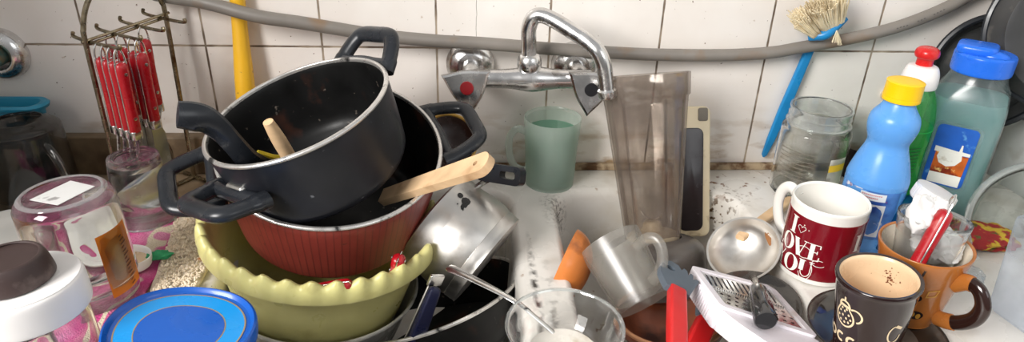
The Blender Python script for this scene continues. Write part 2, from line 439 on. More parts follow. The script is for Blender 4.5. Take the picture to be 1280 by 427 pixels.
def knob(px, py, facing, spin, dot):
    c = F(px, py, -.085)
    M4 = fr(c, facing, (1, 0, 0)) @ Matrix.Rotation(spin, 4, 'Z')
    def tri(s, z):
        out = []
        for k in range(60):
            a = 2*PI*k/60; b_ = ((a+PI/2) % (2*PI/3))-PI/3
            r = s*(.72*.5/math.cos(b_)*1.0+.28*.62); out.append(V3((r*math.cos(a), r*math.sin(a), z)))
        return out
    k = mk('handle', loft([tri(.020, -.026), tri(.028, -.018), tri(.038, -.004), tri(.040, .004), tri(.0385, .0085), tri(.034, .0105)]), K['chrome'], faucet, M4)
    mk('indicator', mv(lathe([(.0085, 0), (.0085, .0015), (.0078, .0022), (0, .0024)], 20), 0, 0, .0102), dot, k)
    return k
K['red_dot'] = mat('red_cap', srgb(150, 28, 34), .35, coat=.3); K['dark_dot'] = mat('dark_cap', (.012, .012, .014), .35)
knob(585, 108, (-.10, -.80, .12), .12, K['red_dot'])['label'] = 'chrome handle with red dot'
knob(738, 110, (-.05, -.80, .12), -.10, K['dark_dot'])['label'] = 'chrome handle with black dot'

random.seed(21)
gs = []
for px, py in ((1122, 35.5), (1126, 34), (1130, 33), (1134, 32), (1148, 26.5), (1152, 25), (1156, 23), (1168, 18), (1172, 16), (1176, 14), (1180, 12)):
    q = aty(px, py, -.0300); gs.append(xf(fr(q, (0, -1, .25), (1, 0, .45)), disc(0, 0, .0016, 8, ry=.0009)))
mk('faded_marks', join(*gs), K['print'], hose)['kind'] = 'stuff'
# wall valve at far left
vl = thing('wall_valve', 'round chrome pipe flange with corroded stub on the tiles at left edge', 'valve', fr(aty(4, 66, 0), (0, -1, 0)))
mk('flange', lathe(prof([(.0335, 0), (.0335, .005), (.030, .013), (.022, .018), (.017, .016), (.0165, .0)], 4), 40), K['chrome'], vl)
K['verdigris'] = mat('corroded_brass', srgb(96, 128, 120), .6, .5, .3, 60, dirt=(srgb(150, 120, 80), 50, .5, .65))
mk('pipe_stub', lathe([(.0125, 0), (.0125, .035), (.014, .036), (.014, .046), (.0, .046)], 24), K['verdigris'], vl)
# little plug on the wall by the yellow cap
pg = thing('wall_plug', 'small beige ring plug on the tiles left of the yellow bottle cap', 'plug', fr(aty(1107, 117.5, 0), (0, -1, 0)))
mk('ring', lathe(prof([(.0078, 0), (.0085, .004), (.0075, .008), (.0045, .008), (.004, .004)], 3), 24), mat('beige_plastic', srgb(205, 188, 160), .5), pg)
mk('core', lathe([(.0042, 0), (.0042, .0055), (0, .006)], 16), mat('navy_core', srgb(40, 48, 90), .4), pg)
K['yellow_plastic'] = mat('yellow_plastic', srgb(232, 178, 40), .4, 0, .06, 20, dirt=(srgb(150, 110, 60), 120, .68, .75))
# yellow handle leaning on the wall
a, b = aty(296, -8, -.0135), aty(313, 185, -.036)
yh = thing('plastic_stick', 'yellow plastic handle leaning on the tiles behind the stacked pots', 'handle', fr(b, a-b))
L = (a-b).length
mk('shaft', lathe(prof([(0, 0), (.011, .001), (.0125, .02), (.0122, L*.45), (.0095, L*.8), (.0095, L+.03), (.008, L+.05), (0, L+.052)], 4), 20), K['yellow_plastic'], yh)

# blue dish brush tucked behind the hose
K['blue_plastic'] = mat('blue_plastic', srgb(30, 130, 190), .35, 0, .1, 30, dirt=(srgb(90, 80, 70), 60, .66, .76))
K['bristle'] = mat('pale_bristle', srgb(228, 214, 182), .8, 0, .15, 60, dirt=(srgb(160, 135, 95), 40, .5, .7))
b0 = aty(954, 196, -.006); b1 = aty(1012, 62, -.010)
br_ = thing('dish_brush', 'blue dish brush with pale bristles tucked behind the hose on the wall', 'brush', (0, 0, 0))
hx = (b1-b0).normalized(); ny = V3((0, -1, 0)); ny = (ny-hx*ny.dot(hx)).normalized(); sx = hx.cross(ny)
def hring(t, w, h):
    c = b0+hx*t
    return [c+sx*(p.x)+ny*(p.y) for p in rrect(w, h, min(w, h)*.7)]
HL = (b1-b0).length
mk('handle', loft([hring(0, .001, .0008), hring(.004, .004, .002), hring(.03, .006, .003), hring(.08, .0075, .0035), hring(HL*.85, .0065, .004), hring(HL, .006, .0045), hring(HL+.012, .006, .006)]), K['blue_plastic'], br_)
p0, p1, p2 = aty(1010, 47, -.028), aty(1032, 42, -.036), aty(1057, 22, -.036)
mk('head', tube(spl([p0, p0.lerp(p1, .5), p1, p1.lerp(p2, .5), p2], 5), [.006+.004*math.sin(PI*i/20) for i in range(21)], 14, sq=(1.0, .75)), K['blue_plastic'], br_)
bv, bf = [], []
c0 = aty(1034, 36, -.036)
along = (p2-p0).normalized(); upv = V3((-.62, -.1, .80)); upv = (upv-along*upv.dot(along)).normalized(); dep = along.cross(upv)
gs = []
for i in range(420):
    s, d = random.uniform(-1, 1), random.uniform(-1, 1)
    root = c0+along*(s*.020)+dep*(d*.006)+upv*.001
    tip = root+upv*(.040+random.uniform(-.006, .004))*(1-.10*s*s)+along*(s*.014+random.uniform(-.003, .003))+dep*(d*.012+random.uniform(-.002, .002))
    m_ = root.lerp(tip, .5)+V3((random.uniform(-.001, .001),)*3)
    gs.append(tube([root, m_, tip], [.0013, .0013, .0008], 4, cap=True))
for i in range(16):
    root = aty(1046, 38, -.045); tip = aty(1046+random.uniform(-6, 7), 54+random.uniform(-3, 3), -.046+random.uniform(-.003, .003))
    gs.append(tube([root, tip], [.0008, .0005], 4))
o = mk('bristles', join(*gs), K['bristle'], br_); o['kind'] = 'stuff'

# ------------------------------------------------------------------ scalloped bowl, pots
def ringscallop(R, z, amp, n=22, k=176, zamp=0.0):
    return [V3(((R+amp*math.cos(n*2*PI*i/k))*math.cos(2*PI*i/k), (R+amp*math.cos(n*2*PI*i/k))*math.sin(2*PI*i/k), z+zamp*math.cos(n*2*PI*i/k))) for i in range(k)]
K['yellow_bowl'] = mat('cloudy_yellow_plastic', srgb(204, 198, 134), .35, 0, .08, 25, dirt=(srgb(150, 138, 80), 18, .55, .8), sss=.35)
sc = V3((-.2714, -.2229, .033)); sn = V3((.12, -.02, .99))
sb = thing('scalloped_bowl', 'cloudy yellow plastic bowl with wavy rim holding the red pot', 'bowl', fr(sc, sn))
rings = [ringscallop(r, z, a, zamp=za, n=34, k=272) for r, z, a, za in
         ((.060, -.080, 0, 0), (.084, -.077, 0, 0), (.093, -.068, 0, 0), (.106, -.030, 0, 0), (.1145, .000, 0, 0), (.119, .003, 0, 0), (.1275, .001, 0, 0), (.1300, .0005, 0, 0), (.1308, .004, .0004, 0),
          (.1306, .014, .0008, .0006), (.1292, .020, .0016, .0026), (.1262, .0232, .0020, .0042), (.1225, .0225, .0020, .0042), (.1195, .018, .0010, .0022), (.1165, .008, .0002, 0), (.1120, -.002, 0, 0), (.103, -.030, 0, 0), (.090, -.066, 0, 0), (.080, -.074, 0, 0), (.050, -.076, 0, 0))]
rings = [[V3((p.x, p.y, p.z*(1.32 if p.z < -.001 else 1))) for p in q] for q in rings]
mk('bowl_body', loft(rings), K['yellow_bowl'], sb, sharp=60)
# enamel bowl underneath
K['grey_enamel'] = mat('pale_grey_enamel', srgb(196, 192, 184), .3, 0, .06, 20, dirt=(srgb(120, 105, 90), 25, .6, .75))
ub = thing('enamel_bowl', 'pale grey enamel bowl in the sink under the yellow scalloped bowl', 'bowl', fr((-.279, -.222, -.038), (.10, 0, 1)))
mk('bowl_shell', lathe([(r*.93, z) for r, z in prof([(0, -.095), (.06, -.095), (.09, -.07), (.110, -.015), (.115, 0), (.1185, .0025), (.1195, .0005), (.1185, -.002), (.113, -.004)], 4)+prof([(.107, -.017), (.087, -.071), (.058, -.091), (0, -.091)], 4)], 64), K['grey_enamel'], ub)

def pot(name, label, c, n, R, H, rb, body_m, rim_m, x=(1, 0, 0)):
    t = thing(name, label, 'pot', fr(c, n, x))
    o = prof([(0, -H), (rb-.030, -H), (rb-.012, -H+.003), (rb-.003, -H+.012), (rb, -H+.024), (R-.002, -.02), (R-.001, -.003)], 5)
    mk('pot_wall', lathe(o+[(R-.004, -.003)], 72), body_m, t)
    mk('rim', lathe(prof([(R-.0035, -.003), (R-.0008, -.0035), (R+.0004, -.0012), (R-.0012, .0005), (R-.0038, .0003), (R-.0045, -.003)], 4), 96), rim_m, t)
    mk('lining', lathe(prof([(R-.0032, -.0005), (R-.006, -.012), (rb-.005, -H+.026), (rb-.016, -H+.010), (rb-.032, -H+.004), (0, -H+.004)], 5), 72), K['nonstick'], t)
    return t
def dhandle(t, ang, R, L, w, z0, rise, th, m, squ=(1.0, .75), mount=True, tip=.72, bracket=None):
    """D-shaped side handle on a pot, local frame of the pot"""
    u = V3((math.cos(ang), math.sin(ang), 0)); v = V3((-math.sin(ang), math.cos(ang), 0)); k = V3((0, 0, 1))
    def q(a, b): return u*(R+a)+v*b+k*(z0+rise*a/L)
    path = [q(-.004, -w), q(L*.35, -w*.93), q(L*.8, -w*tip*1.03), q(L*.98, -w*tip*.72), q(L*1.0, 0), q(L*.98, w*tip*.72), q(L*.8, w*tip*1.03), q(L*.35, w*.93), q(-.004, w)]
    s = spl(path, 6); N_ = len(s)
    g = tube(s, [th*(1.12 if (i < 5 or i > N_-6) else 1.0) for i in range(N_)], 14, sq=squ, up=tuple(k*1.0+u*(-rise/L)))
    if mount:
        cs = [q(.003, -w*1.05), q(.003, -w*.5), q(.004, 0), q(.003, w*.5), q(.003, w*1.05)]
        g = join(g, tube(spl(cs, 4), th*.95, 12, sq=(.8, .85), up=tuple(k)))
    h = mk('handle', g, m, t)
    if bracket:
        b = u*(R-.002)+k*(z0+.001); mk('bracket', xf(fr(b, u, v), rbox(.013, .010, .006, .003)), bracket, h)
    return h
K['pot_red'] = None
def pot_red_mat():
    m, t, out = nt('brick_red_enamel')
    b = N(t, 'ShaderNodeBsdfPrincipled'); t.links.new(b.outputs[0], out.inputs[0])
    tc = N(t, 'ShaderNodeTexCoord'); sx = N(t, 'ShaderNodeSeparateXYZ'); t.links.new(tc.outputs['Object'], sx.inputs[0])
    at2 = N(t, 'ShaderNodeMath', operation='ARCTAN2'); t.links.new(sx.outputs['Y'], at2.inputs[0]); t.links.new(sx.outputs['X'], at2.inputs[1])
    ml = N(t, 'ShaderNodeMath', operation='MULTIPLY'); t.links.new(at2.outputs[0], ml.inputs[0]); ml.inputs[1].default_value = 96
    sn_ = N(t, 'ShaderNodeMath', operation='SINE'); t.links.new(ml.outputs[0], sn_.inputs[0])
    mr = N(t, 'ShaderNodeMapRange'); mr.inputs['From Min'].default_value = .72; mr.inputs['From Max'].default_value = 1; t.links.new(sn_.outputs[0], mr.inputs['Value'])
    base = mixc(t, noise_fac(t, 14, .3, .7), srgb(120, 46, 40), srgb(136, 55, 46))
    base = mixc(t, mr.outputs[0], base, srgb(100, 40, 36))
    base = mixc(t, noise_fac(t, 120, .70, .76, 2), base, srgb(80, 40, 36))
    t.links.new(base, b.inputs['Base Color']); b.inputs['Roughness'].default_value = .38
    return m
RS = .945
RC, RN = CAM+(V3((-.2623, -.1763, .1179))-CAM)*RS, V3((.1024, -.2984, .9489)).normalized()
rp = pot('stock_pot', 'large brick red pot with black lining sitting in the yellow bowl', RC, RN, .125*RS, .108, .106, pot_red_mat(), K['pot_rim'])
RM = rp.matrix_world; RI = RM.inverted()
def ang(px, py, c, n, inv): q = inv @ onplane(px, py, c, n); return math.atan2(q.y, q.x)
dhandle(rp, ang(556, 158, RC, RN, RI), .117, .046, .042, -.010, .010, .0085, K['black_plastic'])
dhandle(rp, ang(556, 158, RC, RN, RI)+PI, .117, .047, .041, -.018, -.004, .0090, K['black_plastic'])
BS = .872
BC = CAM+(V3((-.3037, -.1528, .1553))-CAM)*BS; BN = V3((-.2876, -.1414, .9472)).normalized()
bp_ = pot('saucepan', 'scratched black pot tilted inside the red pot, topmost of the stack', BC, BN, .11*BS, .088, .0895, K['pot_black'], K['pot_rim'])
BI = bp_.matrix_world.inverted(); ba = ang(447, 74, BC, BN, BI)
dhandle(bp_, ba, .0945, .033, .037, -.010, .020, .0092, K['black_plastic'], tip=.74)
dhandle(bp_, ba+PI+.0, .0935, .038, .037, -.036, .012, .0100, K['black_plastic'], tip=.80, bracket=K['steel'])

# long black utensil handle in the black pot
kx = [(222, 143), (240, 145), (258, 150), (276, 163), (293, 181), (308, 197), (322, 206)]
dd = [.594, .601, .609, .62, .632, .647, .667]
P = spl([atd(x, y, d) for (x, y), d in zip(kx, dd)], 5)
lh = thing('ladle', 'curved black plastic utensil handle resting over the left rim of the black pot', 'utensil', (0, 0, 0))
W = [.0118*(1.0+.10*math.sin(i*.25)) for i in range(len(P))]
mk('handle', tube(P, W, 12, sq=(1.0, .5), up=tuple(-FW)), K['black_plastic'], lh)
q0 = P[-1]; q1 = atd(345, 214, .70)
mk('shank', tube([P[-3], q0, q1], .003, 8), K['steel2'], lh)
# wooden spoon in the black pot
a, b = atd(335, 152, .633), atd(362, 197, .667)
e = b+(b-a).normalized()*.045
ws = thing('wooden_spoon', 'wooden spoon handle standing inside the black pot', 'spoon', (0, 0, 0))
mk('handle', tube(spl([a, a.lerp(b, .5), b, e], 5), [.005+.002*math.sin(min(1, i/6)*PI/2) for i in range(16)], 12), K['wood'], ws)
# food scrap in the pot
K['yellow_scrap'] = mat('yellow_peel', srgb(205, 180, 40), .5, 0, .2, 60); K['scrap_red'] = mat('tomato_skin', srgb(150, 30, 30), .4)
fsP = [atd(322, 190, .661), atd(332, 193, .667), atd(343, 196, .672), atd(352, 196, .677)]
tag(mk('food_scrap', tube(spl(fsP, 4), .0025, 6), K['yellow_scrap']), 'yellow food scrap beside the wooden spoon in the black pot', 'food')

# wooden turner between the pots
a, b = atd(502, 239, .715), atd(611, 203, .635)
tn = thing('wooden_turner', 'flat pale wooden turner handle sticking out right over the red pot', 'spatula', (0, 0, 0))
ax = (b-a).normalized(); wv_ = UP.cross(ax); nrm = (V3((0, 0, 1))*.8-FW*.6); nrm = (nrm-ax*nrm.dot(ax)).normalized(); wy = nrm.cross(ax)
LT = (b-a).length
def toutl(k=10):
    w0, w1 = .0085, .0120; out = [(-.03, -w0), (LT-.008, -w1)]
    for i in range(k+1):
        an = -PI/2+PI*i/k; out.append((LT-.008+.011*math.cos(an), w1*math.sin(an)))
    out += [(LT-.008, w1), (-.03, w0)]
    res = []
    for p in out:
        if not res or (abs(p[0]-res[-1][0])+abs(p[1]-res[-1][1])) > 1e-5: res.append(p)
    return res
hole = [(LT-.014+.0028*math.cos(-2*PI*i/12), .0028*math.sin(-2*PI*i/12)) for i in range(12)]
Mt = Matrix((ax, wy, nrm)).transposed().to_4x4(); Mt.translation = a
mk('blade', xf(Mt, prism(toutl(), .009, [hole], -.0045)), K['wood'], tn)

def knife_handle(t, L, w=.0075, th=.0062, loop=True, m=None):
    """red riveted utensil handle, local: z up, top at z=0; w half width in x, th half thickness in y"""
    m = m or K['red_plastic']
    rs = []
    for z, f in ((0, .35), (-.0015, .72), (-.004, .95), (-.012, 1.0), (-L*.5, .88), (-L*.9, .95), (-L, .92)):
        rs.append([V3((p.x, p.y, z)) for p in rrect(w*f, th*f, min(w, th)*f*.95)])
    h = mk('handle', loft(rs), m, t)
    mk('spine', mv(rbox(w+.0002, .0009, L/2, .0006, .0008), 0, 0, -L/2), K['steel2'], h)
    for z in (-L*.16, -L*.80):
        mk('rivet', join(*[xf(fr((0, s*(th-.0006), z), (0, s, 0)), lathe([(.0021, 0), (.0021, .0008), (0, .0012)], 10)) for s in (-1, 1)]), K['steel2'], h)
    if loop:
        mk('hanging_loop', tube(spl([(-w*.75, 0, -.006), (-w*.8, 0, .004), (-w*.5, 0, .012), (0, 0, .0155), (w*.5, 0, .012), (w*.8, 0, .004), (w*.75, 0, -.006)], 4), .0011, 8), K['steel2'], t)
    mk('ferrule', mv(rbox(w*.92, th*.9, .0055, .001, min(w, th)*.6), 0, 0, -L-.0045), K['steel2'], t)
    return h
def head_spoon(t, L, name='bowl', fork=False):
    z0 = -L-.009; tot = .085
    pr_ = [(0, .0028, .0), (.012, .0026, .004), (.03, .0022, .009), (.043, .0035, .008), (.05, .0095, .006), (.062, .0145, .0075), (.075, .0135, .0065), (.083, .008, .003), (.086, .002, .001)]
    rs = []
    for z, w, y in pr_:
        q = []
        for i in range(16):
            a = 2*PI*i/16; dish = (math.cos(a)**2)*.35*w if w > .006 else 0
            q.append(V3((w*math.cos(a), y-.0009*math.sin(a)*1.2+dish*.8-.002, z0-z)))
        rs.append(q)
    mk(name, loft(rs), K['steel2'], t)
def head_fork(t, L):
    z0 = -L-.009
    rs = []
    for z, w, y in ((0, .0028, 0), (.012, .0026, .004), (.03, .0022, .009), (.042, .0038, .008), (.050, .010, .006), (.058, .0115, .006)):
        rs.append([V3((w*math.cos(2*PI*i/14), y-.002+.0011*math.sin(2*PI*i/14), z0-z)) for i in range(14)])
    g = [loft(rs)]
    for k in range(4):
        x = (-1.5+k)*.0062; g.append(tube([(x*.95, .004, z0-.056), (x, .006, z0-.072), (x, .003, z0-.088)], [.0017, .0015, .0008], 6))
    mk('tines', join(*g), K['steel2'], t)
def head_knife(t, L, l=.095, w=.009):
    z0 = -L-.008
    poly = [(-w*.7, z0), (w*.7, z0), (w*1.15, z0-.012), (w*1.25, z0-l*.55), (w*.9, z0-l*.85), (w*.1, z0-l), (-w*.3, z0-l*.97), (-w*.75, z0-l*.5)]
    v, f = prism(poly, .0014, z0=-.0007)
    mk('blade', ([(x, z, y) for x, y, z in v], f), K['steel2'], t)

# red handled cutlery caught between the red pot and the yellow bowl
sctop = sc+sn.normalized()*.020
dp0 = (onplane(499, 352, sctop, sn)-CAM).dot(FW)+.016
a = atd(499, 320, dp0); b = a-V3((.01, -.012, .05))
kn = thing('table_knife', 'upright red knife handle end poking up at the right of the yellow bowl', 'cutlery', fr(a, (a-b), FW), 'red cutlery in the yellow bowl')
knife_handle(kn, .030, .0080, .0072, loop=False)
dp1 = (onplane(432, 366, sctop, sn)-CAM).dot(FW)+.014
a, b = atd(440, 355, dp1), atd(398, 361, dp1+.006)
kn = thing('table_fork', 'red cutlery handle lying along the front wavy rim of the yellow bowl', 'cutlery', fr(a, (a-b), V3((0, -.5, 1))), 'red cutlery in the yellow bowl')
knife_handle(kn, .070, .0070, .0065, loop=False)

# ------------------------------------------------------------------ left basin
PC, PN = V3((-.16, -.22, -.06)), V3((-.3, .3, 1)).normalized()
fp = thing('frying_pan', 'large black pan with bare rim tilted in the left basin under the steel saucepan', 'pan', fr(PC, PN))
mk('pan_shell', lathe(prof([(0, -.06), (.085, -.06), (.097, -.052), (.113, -.012), (.1165, -.001)], 5)+prof([(.1125, -.002), (.108, -.014), (.093, -.05), (.082, -.056), (0, -.056)], 4), 72), K['nonstick'], fp)
mk('rim', lathe(prof([(.1125, -.002), (.1145, .0005), (.117, 0), (.1172, -.003)], 3), 96), K['pot_rim'], fp)

# steel saucepan lying on its side
d = .80
r0, r1 = atd(545, 273, d+.004), atd(609, 325, d-.004)
an = (r0-r1).normalized(); sl = (r0-r1).length; SR = .061
sp_ = thing('steel_saucepan', 'dull stainless steel saucepan lying upside down between the ridge and the red pot', 'saucepan', fr(r0, an, FW))
mk('pan_wall', lathe(prof([(0, -sl), (SR-.006, -sl), (SR-.001, -sl+.003), (SR, -sl+.014)], 3)+[(SR-.0012, -sl+.0148), (SR-.0005, -sl+.0165)]+prof([(SR, -sl+.018), (SR, -.004), (SR+.003, 0), (SR, .0008), (SR-.002, -.004), (SR-.002, -sl+.01), (0, -sl+.006)], 4), 72), K['steel'], sp_)
SI = sp_.matrix_world.inverted()
K['burnt'] = mat('burnt_patch', (.014, .013, .013), .3, 0, .3, 60)
bvv = SI @ atd(602, 272, d-.055)
ba0 = math.atan2(bvv.y, bvv.x); bz = -sl*.42
random.seed(3)
bl_ = [disc(random.gauss(0, .0030)+i*.0006, bz-.016+.0026*i+random.gauss(0, .0012), random.uniform(.0018, .0058), 9) for i in range(14)]+[disc(random.gauss(0, .004), bz+random.gauss(0, .010), random.uniform(.0004, .0010), 7) for i in range(26)]
mk('burnt_mark', wrap(join(*bl_), lambda z: SR, ba0), K['burnt'], sp_)['label'] = 'black burnt patch'
hm = SI @ atd(606, 226, d-.010); he = SI @ atd(640, 222, d-.085)
hb = [SI @ atd(x, y, q) for x, y, q in ((592, 236, d-.008), (604, 228, d-.012), (611, 224, d-.02))]
mk('handle_bracket', tube(spl(hb, 4), .0075, 10, sq=(1.0, .45)), K['steel2'], sp_)
h0, h1 = SI @ atd(604, 214, d-.02), SI @ atd(650, 221, d-.05)
hd = (h1-h0).normalized(); up_ = (SI.to_3x3() @ UP); up_ = (up_-hd*up_.dot(hd)).normalized(); vv_ = (SI.to_3x3() @ (-FW)); vv_ = (vv_-hd*vv_.dot(hd)-up_*vv_.dot(up_)).normalized()
LH = (h1-h0).length
Mh = Matrix((hd, up_, vv_)).transposed().to_4x4(); Mh.translation = h0
outl = [(p.x, p.y) for p in rrect(LH/2+.004, .0105, .006)]; holp = [(p.x+.012, p.y) for p in rrect(.0105, .0042, .003)]
mk('handle', xf(Mh @ Matrix.Translation((LH/2, 0, 0)), prism(outl, .011, [holp[::-1]], -.0055)), K['black_plastic'], sp_)

# turner blade and navy handle stuck in the pan
a, b = atd(546, 345, .70), atd(512, 420, .72)
mt = thing('metal_turner', 'grey metal turner blade standing in the pan beside the yellow bowl', 'spatula', fr(a, a-b, V3((.8, .5, .2))))
mk('blade', mv(rbox(.006, .0012, .05, .001), 0, 0, -.05), K['steel'], mt)
mk('end_plate', mv(rbox(.009, .0022, .0065, .0015), .001, 0, -.005), K['steel2'], mt)
a, b = atd(545, 359, .695), atd(520, 424, .715)
nh = thing('kitchen_utensil', 'dark navy plastic utensil handle standing in the pan right of the metal turner', 'utensil', fr(a, a-b, V3((1, .3, .0))))
K['navy'] = mat('navy_plastic', srgb(14, 18, 44), .35, 0, .15, 30)
mk('handle', loft([[V3((p.x, p.y, z)) for p in rrect(.0062*f, .004*f, .0025)] for z, f in ((0, .5), (-.002, .9), (-.006, 1), (-.05, 1.25), (-.09, 1.25))]), K['navy'], nh)

# little lid behind the red pot
li = thing('enamel_dish', 'small brown enamel dish with yellow edge standing behind the red pot handle', 'dish', fr(aty(560, 178, -.045), (.15, -.80, .45)))
mk('lid_face', lathe(prof([(0, -.006), (.025, -.004), (.036, 0), (.0385, .002)], 4)+[(.0375, .003)]+prof([(.034, .0016), (.024, -.002), (0, -.004)], 3), 48), mat('dark_brown_enamel', srgb(44, 28, 22), .25, 0, .2, 30), li)
mk('rim', lathe(prof([(.036, .000), (.039, .001), (.040, .004), (.0375, .005), (.036, .003)], 3), 48), mat('mustard_edge', srgb(190, 150, 70), .35, 0, .2, 40), li)

# ------------------------------------------------------------------ middle: green mug, blender
K['green_plastic'] = glassy('milky_green_plastic', (.90, .94, .92), .34, srgb(222, 232, 224), rough=.2, base=.05, edge=.3)
gb = V3((.0050, -.044, 0.0))
gm = thing('plastic_mug', 'milky green plastic mug of water on the sink edge under the tap', 'mug', gb)
mk('mug_wall', lathe(prof([(0, .001), (.030, .001), (.0335, .004), (.0355, .05), (.0385, .0955), (.0372, .0965)], 4)+prof([(.0355, .095), (.0338, .05), (.0318, .006), (0, .005)], 4), 56), K['green_plastic'], gm)
K['green_water'] = glassy('green_soapy_water', (.70, .84, .77), .42, srgb(160, 206, 184), rough=.05, base=.05, edge=.5)
mk('water', lathe([(0, .0055), (.0314, .0065), (.0333, .05), (.0347, .080), (0, .080)], 48), K['green_water'], gm)
hp = [(-.035, 0, .075), (-.048, 0, .078), (-.057, 0, .066), (-.058, 0, .045), (-.052, 0, .025), (-.040, 0, .017), (-.033, 0, .018)]
mk('handle', tube(spl(hp, 6), .004, 10, sq=(.8, 1.3)), K['green_plastic'], gm, Matrix.Rotation(-.15, 4, 'Z'))

J0, J1 = aty(816, 297, -.160), aty(806, 93, -.085)
ja = (J1-J0); JL = ja.length
bd = thing('blender', 'smoky plastic blender jug on its grey collar leaning in the right basin', 'blender', fr(J0, ja, (1, 0, 0)))
K['jug'] = glassy('smoky_clear_plastic', (.86, .83, .80), .20, srgb(150, 138, 130), rough=.12, base=.06, hvar=12, edge=.5)
def jring(s, z, k=64, flat=.0):
    out = []
    for i in range(k):
        a = 2*PI*i/k; r = s*(1+.035*math.cos(4*a)**8)
        out.append(V3((r*math.cos(a), r*math.sin(a), z)))
    return out
ks = [(.0345, 0), (.037, JL*.12), (.0435, JL*.45), (.0505, JL*.80), (.0520, JL*.86), (.0545, JL*.87), (.0560, JL)]
mk('jug', loft([jring(s, z) for s, z in ks]+[jring(s-.0028, z) for s, z in ks[::-1]], cap=False), K['jug'], bd, sharp=50)
K['cream'] = mat('cream_plastic', srgb(226, 212, 180), .35, 0, .05, 25, dirt=(srgb(170, 150, 115), 40, .62, .75))
for s in (.8, 2.35, 3.9, 5.5):
    mk('rib', tube([( .0352*math.cos(s), .0352*math.sin(s), .004), (.0445*math.cos(s), .0445*math.sin(s), JL*.45), (.0515*math.cos(s), .0515*math.sin(s), JL*.84)], .0018, 8), K['jug'], bd)
mk('blade_seat', lathe(prof([(.033, -.004), (.033, .004), (.024, .010), (.014, .011), (.011, .020), (.006, .022), (0, .022)], 4), 40), K['cream'], bd)
g = []
for i in range(4):
    a = i*PI/2+.5
    g.append(xf(Matrix.Rotation(a, 4, 'Z'), tube([(.002, 0, .024), (.012, 0, .027), (.019, 0, .033 if i % 2 else .022)], [.003, .0026, .0008], 6, sq=(1, .3))))
mk('blades', join(*g), K['steel2'], bd)
K['collar'] = mat('grey_smoked_collar', srgb(92, 85, 80), .35, 0, .1, 25, dirt=(srgb(150, 138, 125), 40, .6, .8), coat=.2)
mk('collar', lathe(prof([(.036, .001), (.046, -.001), (.056, -.006), (.063, -.014), (.0655, -.03), (.0655, -.060), (.06, -.066), (0, -.066)], 4), 64), K['collar'], bd)

# cream kitchen appliance panel behind the jug
a, b = aty(863, 135, -.030), aty(867, 294, -.110)
pz = (a-b).normalized()
cp = thing('appliance_cover', 'cream plastic cover with dark inset standing against the wall right of the blender jug', 'cover', fr((a+b)/2, V3((0, -1, .4)), (1, 0, 0)))
PH = (a-b).length/2+.002
Mloc = cp.matrix_world.inverted().to_3x3()
ly = (Mloc @ pz); rz = math.atan2(-ly.x, ly.y)
mk('frame', xf(Matrix.Rotation(rz, 4, 'Z'), rbox(.0235, PH, .0065, .003, .010)), K['cream'], cp)
K['dark_inset'] = mat('dark_brown_gloss', srgb(44, 38, 40), .2, 0, .2, 20)
mk('inset', xf(Matrix.Rotation(rz, 4, 'Z'), rbox(.0165, PH-.019, .002, .001, .009, c=(-.0035, -.010, .0062))), K['dark_inset'], cp)
mk('grey_corner', xf(Matrix.Rotation(rz, 4, 'Z'), rbox(.0068, .009, .0015, .001, .003, c=(.0125, PH-.011, .0062))), mat('grey_pad', srgb(130, 124, 114), .6), cp)['label'] = 'grey corner pad'

# ------------------------------------------------------------------ right basin pile
K['orange_wood'] = mat('orange_wood', srgb(206, 122, 58), .4, 0, .2, 24, stretch=(1, .2, 1), dirt=(srgb(120, 58, 24), 26, .52, .68), coat=.2)
K['dark_wood'] = mat('reddish_wood', srgb(140, 74, 44), .4, 0, .2, 22, stretch=(.3, 1, 1), dirt=(srgb(70, 34, 22), 20, .52, .7), coat=.15)
def halfbowl(R, dep, th=.004):
    o = [(R*math.sin(i/10*PI/2), -dep*math.cos(i/10*PI/2)) for i in range(11)]
    inn = [((R-th)*math.sin(i/10*PI/2), -(dep-th)*math.cos(i/10*PI/2)) for i in range(10, -1, -1)]
    return lathe(o+inn, 56)
c = atd(702, 332, .80)
wb = thing('wooden_bowl', 'orange wooden bowl tipped on edge against the left wall of the right basin', 'bowl', fr(c, V3((-.88, .38, .25)), (0, 0, 1)))
mk('bowl_shell', halfbowl(.047, .034), K['orange_wood'], wb)
c = at(838, 392, -.045)
cb = thing('wooden_bowl', 'reddish brown wooden bowl under the frosted glass mug', 'bowl', fr(c, V3((-.08, .10, 1)), (1, 0, 0)))
mk('bowl_shell', halfbowl(.062, .045), K['dark_wood'], cb)
mk('rim', lathe(prof([(.0575, -.001), (.0605, .0012), (.0625, -.0005), (.0618, -.004)], 3), 56), mat('pale_wood_edge', srgb(205, 150, 110), .5, 0, .15, 40), cb)['label'] = 'pale worn edge'

K['frosted'] = glassy('frosted_glass', (.88, .88, .86), .20, srgb(205, 200, 192), rough=.3, base=.07, hvar=None, edge=.4)
g0, g1 = atd(764, 305, .775), atd(806, 381, .745)
fm = thing('glass_mug', 'frosted glass mug tipped over in the right basin', 'mug', fr(g1, g0-g1, RT))
GL = (g0-g1).length
mk('mug_wall', lathe(prof([(0, .001), (.0285, .001), (.0315, .004), (.0325, .03), (.0365, GL), (.035, GL+.001)], 4)+prof([(.0335, GL-.002), (.0295, .03), (.0275, .010), (0, .009)], 4), 56), K['frosted'], fm)
FI = fm.matrix_world.inverted()
hq = [FI @ atd(x, y, q) for x, y, q in ((796, 308, .735), (806, 299, .722), (818, 298, .715), (826, 308, .712), (828, 325, .712), (824, 340, .714), (815, 352, .722))]
mk('handle', tube(spl(hq, 6), .0052, 12, sq=(.8, 1.2)), K['frosted'], fm)

